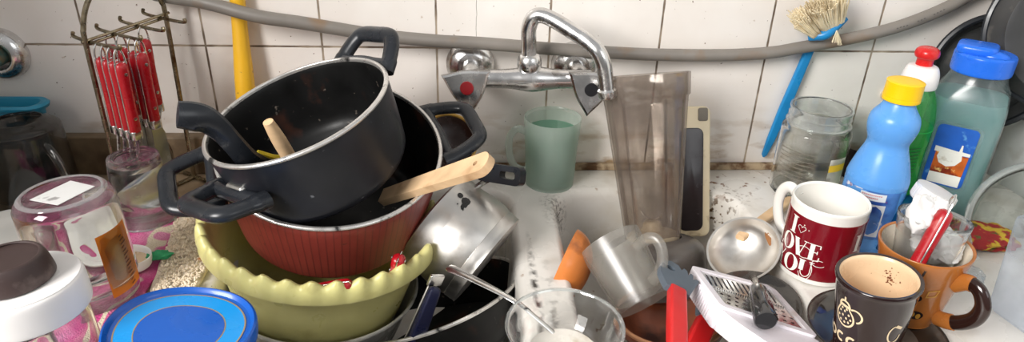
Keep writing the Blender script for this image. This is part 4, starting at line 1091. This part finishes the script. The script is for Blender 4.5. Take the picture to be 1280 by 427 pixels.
mk('push_top', lathe(prof([(.0095, .199), (.0095, .207), (.0125, .209), (.0138, .213), (.0125, .218), (.008, .221), (0, .2215)], 4), 32), K['red_cap'], gbt)
tl = [ribbon([(-.016, .098-.0048*i), (.016, .102-.0048*i)], .0013) for i in range(11)]
va = math.atan2((CAM-gbp).y, (CAM-gbp).x)
mk('label_print', wrap(join(*tl), lambda z: .0322 if z < .11 else .0318, va+.35), mat('dark_green_ink', srgb(14, 92, 40), .5), gbt)

# water bottle with blue cap
wbp = place_top(1236, 58, .222)
va = math.atan2((CAM-wbp).y, (CAM-wbp).x)
wt = thing('water_bottle', 'big clear bottle of bluish water with bright blue cap', 'bottle', Matrix.Translation(wbp) @ Matrix.Rotation(va+PI/2, 4, 'Z'))
def sq(s, r, z): return rrect(s, s, r, z, k=8)
K['pet'] = glassy('clear_bottle_plastic', (.90, .95, .95), .12, srgb(205, 220, 222), rough=.22, base=.06, hvar=20, edge=.5)
wr = [(.034, .012, .001), (.040, .016, .004), (.0425, .018, .02), (.0425, .018, .135), (.0420, .020, .150), (.0385, .026, .168), (.0330, .030, .180), (.0305, .0304, .188), (.0300, .0299, .195)]
mk('bottle_body', loft([sq(*q) for q in wr]), K['pet'], wt)
K['blue_water'] = glassy('teal_water', (.62, .78, .78), .55, srgb(168, 210, 208), base=.03, edge=.3)
mk('water', loft([sq(s-.0016, r-.001, z) for s, r, z in ((.034, .012, .003), (.040, .016, .006), (.0425, .018, .02), (.0425, .018, .135), (.0420, .020, .150), (.0400, .023, .160))]), K['blue_water'], wt)
K['blue_cap'] = mat('bright_blue_cap', srgb(36, 110, 224), .28, 0, .06, 20, sss=.25)
cap_ = mk('cap', lathe(prof([(.031, .190), (.0330, .191), (.0336, .196), (.0336, .210), (.0325, .2135), (.028, .2145), (0, .2145)], 3), 56), K['blue_cap'], wt)
mk('flip_lid', mv(rbox(.022, .020, .006, .004, .010), -.010, -.002, .218), K['blue_cap'], cap_)
mk('spout_cover', xf(Matrix.Translation((.008, -.012, .2135)) @ Matrix.Diagonal((1.5, .9, .6, 1)), lathe([(.012*math.cos(i/6*PI/2), .012*math.sin(i/6*PI/2)) for i in range(6)]+[(0, .012)], 24)), K['blue_cap'], cap_)
def flat(g, y): return [(u, y-w, v) for u, v, w in g[0]], g[1]
K['pic_blue'] = mat('royal_blue_print', srgb(28, 88, 176), .4, 0, .15, 40, dirt=(srgb(110, 175, 220), 60, .6, .7))
K['pic_orange'] = mat('orange_drink_print', srgb(196, 96, 30), .4, 0, .3, 60, dirt=[(srgb(120, 40, 16), 60, .5, .62), (srgb(235, 200, 120), 90, .6, .68)])
yl = -.0426
fl = lambda hw, z0, z1, r, d: [(p.x, p.y+(z0+z1)/2) for p in rrect(hw, (z1-z0)/2, r)]
mk('label_frame', flat(prism(fl(.0265, .046, .134, .008, 0), .0006), yl), K['pet'], wt)
lb = mk('label', flat(prism(fl(.0225, .050, .130, .006, 0), .0006, z0=.0005), yl), K['pic_blue'], wt)
mk('label_picture', flat(prism([(-.0165, .066), (.0185, .066), (.0195, .094), (-.0165, .094)], .0004, z0=.0011), yl), K['pic_orange'], lb)
K['pic_white'] = mat('torn_paper', srgb(226, 224, 214), .6, 0, .04, dirt=(srgb(180, 170, 150), 50, .6, .7))
mk('label_print', flat(join(prism([(-.0185, .094), (.020, .095), (.020, .099), (.011, .0995), (.010, .108), (.0085, .108), (.0075, .099), (-.0185, .101)], .0004, z0=.0014), prism([(-.0125, .095), (-.014, .088), (-.010, .080), (-.001, .0765), (.008, .080), (.013, .088), (.012, .095)], .0004, z0=.0016), prism([(-.0165, .052), (.0185, .052), (.0185, .067), (-.0165, .066)], .0004, z0=.0014)), yl), K['pic_white'], lb)['label'] = 'white cup picture and torn white strip'

# small teal bottle with ribbed white cap
tb = at(1172, 238, .088); ax = V3((.32, -.05, 1)).normalized()
tt = thing('bottle', 'small teal bottle with ribbed white cap leaning behind the napkin glass', 'bottle', fr(tb-ax*.09, ax))
K['teal_clear'] = glassy('teal_clear_plastic', (.12, .42, .58), .35, srgb(20, 110, 150), rough=.05, base=.07, edge=.6)
mk('bottle_body', lathe(prof([(0, 0), (.022, 0), (.0265, .004), (.0275, .03), (.0275, .055), (.0255, .064), (.021, .070), (.0195, .074)], 4)+[(0, .074)], 48), K['teal_clear'], tt)
gs = [lathe(prof([(.0195, .073), (.0222, .074), (.0222, .088), (.0205, .0905), (0, .091)], 3), 48)]
for i in range(40):
    a = 2*PI*i/40; gs.append(xf(fr((.0222*math.cos(a), .0222*math.sin(a), .081), (0, 0, 1), (math.cos(a), math.sin(a), 0)), rbox(.0007, .0009, .0065, .0004)))
mk('cap', join(*gs), K['white_plastic'], tt)['label'] = 'ribbed white cap'

# ------------------------------------------------------------------ pans in the right corner
K['pan_grey'] = mat('mottled_grey_pan', srgb(66, 66, 66), .45, .3, .25, 14, dirt=(srgb(120, 116, 110), 26, .58, .75))
K['pan_in'] = mat('tan_aluminium', srgb(196, 178, 146), .35, .6, .15, 14, dirt=(srgb(110, 90, 66), 24, .56, .75))
def disc_pan(name, label, c, n, R, dep, outer, inner):
    t = thing(name, label, 'pan', fr(c, n))
    mk('pan_shell', lathe(prof([(0, -dep), (R*.78, -dep), (R*.86, -dep+.004), (R*.985, -.003), (R, 0)], 4), 72), outer, t)
    mk('inside', lathe(prof([(R-.001, 0), (R*.95, -.004), (R*.83, -dep+.007), (R*.77, -dep+.003), (R*.4, -dep+.003), (0, -dep+.003)], 4), 72), inner, t)
    mk('rim', tube([(R*math.cos(2*PI*i/80), R*math.sin(2*PI*i/80), 0) for i in range(80)], .0045, 8, closed=True, up=(0, 0, 1)), K['black_plastic'], t)
    return t
pA = disc_pan('frying_pan', 'tan faced pan with black edge standing rearmost in the right corner', aty(1288, 52, -.024), V3((-.50, -.82, .12)), .104, .022, K['black_plastic'], K['pan_in'])
pB = disc_pan('frying_pan', 'black rimmed round pan standing behind the water bottle in the right corner', aty(1240, 90, -.050), V3((-.30, -.93, .15)), .074, .020, K['black_plastic'], K['pan_grey'])
pC = disc_pan('frying_pan', 'mottled grey pan base frontmost above the blue bottle cap at right', aty(1340, 40, -.100), V3((.35, .90, -.2)), .093, .030, K['pan_grey'], K['pan_grey'])

# large glass bowl leaning at right, clear tub in front
gbc = atd(1316, 292, .80)
gw = thing('glass_bowl', 'large grimy glass bowl leaning on its side at the right edge', 'bowl', fr(gbc, V3((-.42, -.62, .66)), (1, 0, 0)))
GR = .084
ob_ = [(GR*math.sin(i/12*PI/2), -.062*math.cos(i/12*PI/2)) for i in range(13)]
K['grimy_glass'] = glass('grimy_glass', (.90, .93, .90), .02, .34, srgb(160, 160, 146), 18)
mk('bowl_wall', lathe(ob_+[(GR+.004, .001), (GR+.004, .003), (GR-.002, .0025)]+[((GR-.003)*math.sin(i/12*PI/2), -.059*math.cos(i/12*PI/2)) for i in range(12, -1, -1)], 72), K['grimy_glass'], gw)
mk('rim', tube([((GR+.002)*math.cos(2*PI*i/80), (GR+.002)*math.sin(2*PI*i/80), .003) for i in range(80)], .0040, 10, closed=True, up=(0, 0, 1)), K['rim_glass'], gw)
K['tub_clear'] = glassy('frosty_clear_plastic', (.92, .94, .96), .34, srgb(218, 224, 232), rough=.12, base=.07, hvar=10, edge=.5)
tbx = at(1262, 312, .10); tbx.z = 0
cb_ = thing('plastic_tub', 'frosty clear plastic box at the lower right corner', 'box', Matrix.Translation((tbx.x+.094, tbx.y+.010, .056)) @ Matrix.Rotation(.2, 4, 'Z'))
def tubring(hx, hy, r, z): return rrect(hx, hy, r, z, k=6)
mk('box_wall', loft([tubring(.046, .038, .010, -.055), tubring(.050, .042, .012, -.05), tubring(.055, .047, .012, .05), tubring(.0545, .0465, .012, .054), tubring(.051, .043, .011, .056)]), K['tub_clear'], cb_)
# folded cloth under the orange mug handle
K['cloth'] = mat('red_yellow_cloth', srgb(150, 40, 40), .9, 0, .2, 60, dirt=[(srgb(190, 160, 50), 60, .5, .56), (srgb(80, 90, 40), 90, .6, .66)], bump=.8, bs=300)
cc = at(1222, 300, .008)
tag(mk('dish_cloth', xf(fr((cc.x+.012, cc.y+.01, 0.0)), crumple((0, 0, .010), .040, .030, .011, 9.0)), K['cloth']), 'crumpled red and yellow dish cloth behind the orange mug handle', 'cloth')
cp2 = at(1212, 348, .006)
tag(mk('plastic_wrapper', crumple((cp2.x, cp2.y+.004, .008), .018, .014, .008, 3.0), K['tub_clear']), 'crumpled clear wrapper on the drainboard beside the orange mug', 'wrapper')

# ------------------------------------------------------------------ cutlery stand at the left
SLt, SRt = at(107, 54, .216), aty(207, 19.5, -.030)
stand = thing('cutlery_stand', 'tarnished wire arch cutlery stand with hook arms by the wall', 'cutlery stand', (SLt.x, SLt.y, 0))
SO = V3((SLt.x, SLt.y, 0))
Lq, Rq = SLt-SO, SRt-SO
Lb, Rb = V3((Lq.x-.004, Lq.y, 0.003)), V3((Rq.x-.006, Rq.y, .003))
D = (Rq-Lq); Dh = V3((D.x, D.y, 0)).normalized(); PER = V3((Dh.y, -Dh.x, 0))
arch = [Lb, Lb.lerp(Lq, .5), Lq]
Wd = D.length
for i in range(1, 12):
    a = PI*i/12; m_ = Lq.lerp(Rq, .5-.5*math.cos(a)); arch.append(m_+V3((0, 0, .062*math.sin(a))))
arch += [Rq, Rq.lerp(Rb, .5), Rb]
mk('arch', tube(spl(arch, 4), .0029, 10), K['wire'], stand)
mk('crossbar', join(tube([Lq-D*.04+V3((0, 0, .0022)), Rq+D*.05+V3((0, 0, .0022))], .0018, 8), tube([Lq-D*.02-V3((0, 0, .0022)), Rq+D*.03-V3((0, 0, .0022))], .0018, 8)), K['wire'], stand)
base = [Lb+PER*.03, Lb, Rb, Rb+PER*.03]
mk('foot', join(tube([Lb-PER*.04, Lb+PER*.045], .0029, 8), tube([Rb-PER*.02, Rb+PER*.045], .0029, 8), tube([Lb, Rb], .0029, 8)), K['wire'], stand)
armc = [.05, .33, .62, .92]; AH = [.052, .047, .046, .044]
arms = []
for f, hl in zip(armc, AH):
    c = Lq.lerp(Rq, f); arms.append((c, hl))
    lim = min(.030, max(.006, (-(c+SO).y-.008)/max(.2, -PER.y)))
    pa = [c-PER*lim+V3((0, 0, .006)), c-PER*lim+V3((0, 0, .001)), c, c+PER*hl+V3((0, 0, .001)), c+PER*(hl+.003)+V3((0, 0, .006))]
    mk('hook_arm', tube(spl(pa, 4), .0021, 8), K['wire'], stand)
hang = [  # arm, distance along arm, kind, label
    (0, .049, 'spoon', 'red-handled spoon hanging at the right tip of the nearest stand arm'),
    (0, .037, 'fork', 'red-handled fork hanging second from the tip of the nearest stand arm'),
    (0, .025, 'spoon', 'red-handled spoon hanging third from the tip of the nearest stand arm'),
    (0, .013, 'fork', 'red-handled fork hanging closest to the left leg of the stand'),
    (1, .044, 'knife', 'red-handled knife hanging at the right tip of the second stand arm'),
    (1, .031, 'knife', 'red-handled knife hanging second from the tip of the second stand arm'),
    (1, .010, 'knife', 'red-handled knife half hidden near the middle of the second stand arm'),
    (1, -.010, 'spoon', 'red-handled spoon half hidden left of the middle of the second stand arm'),
    (2, .008, 'spoon', 'red-handled spoon hanging on the third stand arm behind the knives'),
]
names = {'spoon': 'table_spoon', 'fork': 'table_fork', 'knife': 'table_knife'}
for arm, s, kind, label in hang:
    c = arms[arm][0]+SO+PER*s
    M4 = fr(c-V3((0, 0, .0150)), (0.02, .0, 1), Dh)
    t = thing(names[kind], label, 'cutlery', M4, 'red cutlery on the wire stand')
    knife_handle(t, .083, .0072, .0062)
    {'spoon': head_spoon, 'fork': head_fork, 'knife': head_knife}[kind](t, .083)

# ------------------------------------------------------------------ left: tub, glasses, jars, towel, lid
K['teal_plastic'] = mat('teal_plastic', srgb(40, 132, 162), .4, 0, .08, 20, dirt=(srgb(90, 90, 84), 50, .64, .74))
tu = thing('wash_tub', 'teal plastic tub against the wall at far left behind the smoked mug', 'tub', (-.727, -.038, 0))
def tr(s, z): return rrect(.075+s*.8, .0175+s*.45, .016+s*.4, z, k=8)
mk('tub_wall', loft([tr(-.02, .002), tr(-.014, .006), tr(-.002, .106), tr(.005, .108), tr(.007, .112), tr(.003, .115), tr(-.006, .114), tr(-.010, .106), tr(-.020, .012), tr(-.03, .008)]), K['teal_plastic'], tu)
mgb = at(20, 150, .112); mgb.z = 0
sm = thing('smoked_mug', 'smoked glass mug turned upside down at the far left', 'mug', mgb)
K['smoked2'] = glass('dark_smoked_glass', (.34, .325, .31), 0, .08, (.3, .29, .27))
mk('mug_wall', lathe(prof([(.0455, .001), (.047, .0), (.0475, .003), (.0455, .09), (.042, .104), (.034, .109), (.029, .112), (.026, .1125), (.024, .110), (0, .109)], 4)+prof([(0, .098), (.034, .098), (.0405, .088), (.0435, .003), (.0455, .001)], 3), 64), K['smoked2'], sm)
ha = -.55; u = V3((math.cos(ha), math.sin(ha), 0))
mk('handle', tube(spl([u*.043+V3((0, 0, .088)), u*.055+V3((0, 0, .086)), u*.068+V3((0, 0, .070)), u*.073+V3((0, 0, .045)), u*.066+V3((0, 0, .024)), u*.044+V3((0, 0, .018))], 6), .0055, 12, sq=(.8, 1.3)), K['smoked2'], sm)

tg = thing('drinking_glass', 'clear tumbler turned upside down on the pink towel', 'glass', (-.500, -.146, .006))
mk('glass_wall', lathe(prof([(.0335, .0), (.0340, .001), (.033, .02), (.0285, .078), (.0262, .084), (.021, .084), (.018, .082), (0, .082)], 5)+prof([(0, .072), (.0255, .072), (.030, .02), (.0318, .001), (.0335, 0)], 4), 56), K['clear_dirty'], tg)
mk('rim', lathe(prof([(.0322, .002), (.0335, -.0002), (.0345, .001), (.0338, .003)], 3), 56), K['rim_glass'], tg)

# towel
def towel(corners, nx, ny, amp, seed, th=.005):
    from mathutils import noise
    A_, B_, C_, D2 = [V3((p[0], p[1], 0)) for p in corners]
    top, bot = [], []
    for j in range(ny+1):
        for i in range(nx+1):
            p = A_.lerp(B_, i/nx).lerp(D2.lerp(C_, i/nx), j/ny)
            e = min(i, nx-i, j, ny-j); k = min(1, e/3)
            z = th*(.55+.45*k)+amp*max(0, noise.noise(V3((p.x*22, p.y*22, seed))))+amp*.3*noise.noise(V3((p.x*70, p.y*70, seed)))
            w = .004*noise.noise(V3((p.x*30, p.y*30, seed+4)))*(1-k)
            top.append((p.x+w, p.y+w, max(.0015, z))); bot.append((p.x+w, p.y+w, .0008))
    o = len(top); vs = top+bot; fs = []
    W_ = nx+1
    for j in range(ny):
        for i in range(nx):
            a = j*W_+i; fs += [(a, a+1, a+1+W_, a+W_), (o+a, o+a+W_, o+a+1+W_, o+a+1)]
    edge = [(j*W_, (j+1)*W_) for j in range(ny)]+[((j+1)*W_+nx, j*W_+nx) for j in range(ny)]+[(i+1, i) for i in range(nx)]+[(ny*W_+i, ny*W_+i+1) for i in range(nx)]
    for a, b in edge: fs.append((a, b, o+b, o+a))
    return vs, fs
def towel_mat():
    m, t, out = nt('pink_terry')
    b = N(t, 'ShaderNodeBsdfPrincipled', Roughness=.95); t.links.new(b.outputs[0], out.inputs[0])
    base = mixc(t, noise_fac(t, 30, .4, .62), srgb(196, 64, 128), srgb(206, 130, 160))
    base = mixc(t, noise_fac(t, 14, .60, .66, 3), base, srgb(150, 60, 90))
    tc = N(t, 'ShaderNodeTexCoord'); wv = N(t, 'ShaderNodeTexWave', Scale=5.0, Distortion=5.0); wv.inputs['Detail Scale'].default_value = 3
    t.links.new(tc.outputs['Object'], wv.inputs['Vector'])
    mr = N(t, 'ShaderNodeMapRange'); mr.inputs['From Min'].default_value = .93; mr.inputs['From Max'].default_value = .97; t.links.new(wv.outputs['Fac'], mr.inputs['Value'])
    base = mixc(t, mr.outputs[0], base, srgb(214, 200, 176))
    t.links.new(base, b.inputs['Base Color'])
    bp = N(t, 'ShaderNodeBump', Strength=.8, Distance=.002); t.links.new(noise_fac(t, 420, .2, .8), bp.inputs['Height']); t.links.new(bp.outputs[0], b.inputs['Normal'])
    return m
q = [at(128, 262, .003), at(205, 252, .003), at(222, 352, .003), at(60, 420, .003)]
q = [V3((-.60, -.13, 0)), V3((-.455, -.105, 0)), V3((-.428, -.33, 0)), V3((-.425, -.47, 0)), ]
tw = thing('towel', 'pink patterned terry towel under the upside down glasses', 'towel', (0, 0, 0))
mk('terry', towel([(-.62, -.49), (-.438, -.49), (-.455, -.085), (-.585, -.095)], 46, 90, .006, 1.0), towel_mat(), tw)
K['green_motif'] = mat('green_motif', srgb(52, 150, 100), .95, 0, .2, 90, bump=.6, bs=400)
K['tufts'] = mat('cream_terry', srgb(234, 218, 194), .95, 0, .10, 120, dirt=[(srgb(206, 140, 80), 26, .62, .68)], bump=.4, bs=300)
t2 = thing('bath_mat', 'cream tufted cloth between the pink towel and the yellow bowl', 'cloth', (0, 0, 0))
mk('backing', towel([tuple(at(188, 366, 0))[:2], (-.392, -.36), (-.398, -.145), tuple(at(222, 268, 0))[:2]], 24, 50, .003, 7.0, .006), K['tufts'], t2)
gs = []
random.seed(5)
for i in range(1500):
    u, v = random.random(), random.random(); y = -.355+.205*v; x0 = at(213, 366, 0).x*(1-v)+at(224, 275, 0).x*v; x1 = -.394
    x = x0+(x1-x0)*u; r = random.uniform(.0011, .0019)
    gs.append(mv(lathe([(r, 0), (r*.8, r*.9), (0, r*1.3)], 5), x, y, .0075))
o = mk('tufts', join(*gs), K['tufts'], t2); o['kind'] = 'stuff'
gmp = at(199, 319, .012)
mk('leaf_motif', xf(fr((gmp.x, gmp.y, .0125)), crumple((0, 0, 0), .012, .009, .0022, 4.0)), K['green_motif'], t2)['label'] = 'green leaf motif'
# jar lid lying on the towel
jl = thing('jar_lid', 'white jar lid lying face up on the pink towel', 'lid', fr(at(161, 326, .014), (.08, .05, 1)))
mk('lid_shell', lathe(prof([(0, -.004), (.020, -.004), (.0225, -.002), (.0230, .006), (.0224, .0075), (.0212, .006), (.0208, -.0005)], 3)+[(0, -.001)], 48), K['white_plastic'], jl)
mk('seal', lathe([(.0207, -.0006), (.0195, .0002), (0, .0002)], 40), K['cream_glaze'], jl)['label'] = 'cream inner seal'
# white plate
wp = thing('plate', 'plain white plate at the left edge behind the jars', 'plate', (-.625, -.205, .002))
mk('plate_disc', lathe(prof([(0, 0), (.05, 0), (.07, .006), (.079, .010), (.080, .0115), (.078, .012), (.068, .009), (.05, .004), (0, .004)], 4), 72), K['white_ceramic'], wp)

# upside down jar with orange label
jx = at(81, 240, .124); jx.z = .006
jo = thing('jar', 'upside down glass jar with orange label and paper on its base', 'jar', fr(jx, (-.03, .01, 1)))
JR, JH = .0440, .118
mk('jar_wall', lathe(prof([(.0405, 0), (.0415, .001), (.0415, .014), (.0440, .022), (JR, .03), (JR, .098), (.0425, .110), (.038, .116), (.034, JH), (.031, .1165), (0, .1165)], 4)+prof([(0, .108), (.034, .108), (.0415, .098), (.0415, .026), (.039, .014), (.039, .001), (.0405, 0)], 4), 72), K['clear_dirty'], jo)
mk('base_ring', lathe(prof([(.037, .1155), (.0385, .1165), (.0355, .1188), (.033, .1178)], 3), 64), K['rim_glass'], jo)
ja_ = math.atan2((CAM-jx).y, (CAM-jx).x)
K['label_orange'] = mat('orange_label', srgb(216, 120, 26), .4, 0, .08, 20); K['label_red'] = mat('red_label', srgb(176, 36, 28), .4)
lb = mk('label', wrap(panel(-.013, .026, .012, .082), lambda z: JR, ja_+.60), K['label_orange'], jo)
tl = []
for i in range(14):
    x = .010+.0; y = .070-.0042*i; tl.append(ribbon([(x, y), (x+.004+.002*(i % 3), y+.001)], .0013, .0004))
mk('label_print', wrap(join(*tl), lambda z: JR, ja_+.60), mat('brown_ink', srgb(110, 50, 20), .6), lb)
mk('label', wrap(panel(-.026, .010, .060, .072), lambda z: JR, ja_-.80), K['label_red'], jo)
pp_ = [(-.022, -.014), (.010, -.026), (.026, .010), (-.004, .024)]
K['sticker'] = mat('paper_sticker', srgb(212, 212, 210), .7, 0, .04, dirt=[(srgb(150, 148, 146), 55, .56, .62), (srgb(214, 178, 110), 22, .62, .66)])
mk('sticker', mv(prism(pp_, .0006), 0, 0, .1172), K['sticker'], jo)['label'] = 'torn white paper sticker'

# jar with white cap and brown lid on top
cpos = at(28, 352, .135)
jc = thing('jar', 'clear jar with broad white screw cap at the lower left', 'jar', fr((cpos.x, cpos.y, .006), (-.03, .02, 1)))
hc = cpos.z-.006
mk('jar_wall', lathe(prof([(0, 0), (.034, 0), (.0375, .004), (.038, .02), (.038, hc-.045), (.036, hc-.03), (.034, hc-.022)], 4)+prof([(.032, hc-.024), (.0355, hc-.046), (.0355, .02), (.033, .006), (0, .005)], 4), 64), K['clear_dirty'], jc)
mk('cap', lathe(prof([(.0385, hc-.026), (.0415, hc-.027), (.0424, hc-.023), (.0420, hc-.005), (.0400, hc-.0005), (.036, hc), (0, hc-.001)], 4), 72), K['white_plastic'], jc)['label'] = 'broad white screw cap'
K['dark_brown_plastic'] = mat('dark_brown_plastic', srgb(62, 48, 46), .45, 0, .1, 20, dirt=(srgb(96, 82, 78), 60, .6, .75))
bt_ = jc.matrix_world @ V3((-.004, .0005, hc))
bl2 = thing('plastic_cover', 'dark brown round cap turned upside down on the white jar cap', 'cap', fr(bt_, (-.03, .02, 1)))
mk('cap_shell', lathe(prof([(.0262, 0), (.0276, .001), (.0280, .003), (.0262, .013), (.0240, .0190), (.0222, .0205), (.0208, .0198), (.0200, .0182), (0, .0182)], 4), 64), K['dark_brown_plastic'], bl2)
# small glass jar at the bottom left corner
sj = at(8, 400, .085)
gj = thing('jar', 'small upturned glass jar in the lower left corner', 'jar', (sj.x-.004, sj.y, .006))
hj = sj.z-.006
mk('jar_wall', lathe(prof([(.028, 0), (.030, .001), (.0305, .01), (.0305, hj-.02), (.029, hj-.008), (.024, hj-.001), (.021, hj), (.018, hj-.002), (.012, hj-.004), (0, hj-.003)], 4)+prof([(0, hj-.01), (.022, hj-.011), (.028, hj-.022), (.028, .002), (.028, 0)], 4), 56), K['clear'], gj)
mk('base_ring', lathe(prof([(.0225, hj-.0015), (.021, hj+.0008), (.0185, hj-.0015)], 3), 48), K['rim_glass'], gj)

# blue lid box
K['lid_blue'] = mat('deep_blue_lid', srgb(6, 84, 176), .3, 0, .06, 15, coat=.2)
K['lid_light'] = mat('light_blue_lid', srgb(10, 142, 216), .3, 0, .04, 15, coat=.2)
K['gold_line'] = mat('tan_line', srgb(150, 128, 96), .4)
LP = V3((-.3340, -.4570, .0885))
bx = thing('food_box', 'food box with deep blue lid lined in light blue, front left', 'food box', fr(LP, (.10, -.04, 1), (1, 0, 0)))
def lring(s, z, e=.0):
    out = []
    for i in range(96):
        a = 2*PI*i/96; r = s*(1+.045*math.cos(3*(a-PI/6)))
        out.append(V3((r*math.cos(a), r*math.sin(a), z)))
    return out
S = .0565
mk('box', loft([lring(S*.76, -.085), lring(S*.82, -.082), lring(S*.93, -.012), lring(S*.93, -.006)]), K['tub_clear'], bx)
ld = mk('lid', loft([lring(S*.95, -.012), lring(S*.995, -.012), lring(S, -.008), lring(S, -.002), lring(S*.985, .001), lring(S*.955, .002), lring(S*.925, .0008), lring(S*.90, -.0012), lring(S*.86, -.0016), lring(S*.6, -.0014)]), K['lid_blue'], bx)
mk('lid_ring', loft([lring(S*.83, -.0012), lring(S*.58, -.0010)], cap=False), K['lid_light'], ld)['label'] = 'light blue ring'
a_ = [V3((p.x, p.y, -.0009)) for p in lring(S*.835, 0)]
mk('lid_line', join(loft([lring(S*.845, -.0011), lring(S*.825, -.0011)], cap=False), loft([lring(S*.59, -.0009), lring(S*.57, -.0009)], cap=False)), K['gold_line'], ld)
mk('lid_panel', loft([[V3((p.x, p.y, z)) for p in lring(S*.575, 0)] for z in (-.0012, -.0009)]), K['lid_blue'], ld)

# ------------------------------------------------------------------ light
def area(name, loc, target, sx, sy, power, col):
    l = bpy.data.lights.new(name, 'AREA'); l.shape = 'RECTANGLE'; l.size = sx; l.size_y = sy; l.energy = power; l.color = col
    o = bpy.data.objects.new(name, l); COL.objects.link(o); o.location = loc
    o.rotation_euler = (V3(target)-V3(loc)).to_track_quat('-Z', 'Y').to_euler(); return o
area('window_light', (-1.65, -1.75, 1.35), (0.0, -.1, .08), 1.0, 1.0, 84, (1.0, .975, .945))
area('room_fill', (1.4, -2.3, 1.5), (0.1, -.1, .1), 1.2, 1.0, 9, (.95, .975, 1.0))  # added fill lamp from the front right, no window known there
w = bpy.data.worlds.new('room_light'); bpy.context.scene.world = w; w.use_nodes = True
t = w.node_tree; t.nodes.clear()
tc = N(t, 'ShaderNodeTexCoord'); sx_ = N(t, 'ShaderNodeSeparateXYZ'); t.links.new(tc.outputs['Generated'], sx_.inputs[0])
rmp = N(t, 'ShaderNodeValToRGB'); rmp.color_ramp.elements[0].position = .30; rmp.color_ramp.elements[0].color = (.17, .16, .15, 1)
rmp.color_ramp.elements[1].position = .85; rmp.color_ramp.elements[1].color = (.62, .62, .62, 1)
mr = N(t, 'ShaderNodeMapRange'); mr.inputs['From Min'].default_value = -1; t.links.new(sx_.outputs['Z'], mr.inputs['Value']); t.links.new(mr.outputs[0], rmp.inputs[0])
bg = N(t, 'ShaderNodeBackground', Strength=.72); t.links.new(rmp.outputs[0], bg.inputs[0])
ow = N(t, 'ShaderNodeOutputWorld'); t.links.new(bg.outputs[0], ow.inputs[0])
vs_ = bpy.context.scene.view_settings
vs_.view_transform = 'Standard'; vs_.look = 'None'; vs_.gamma = 1; vs_.use_curve_mapping = False; vs_.exposure = 0.16
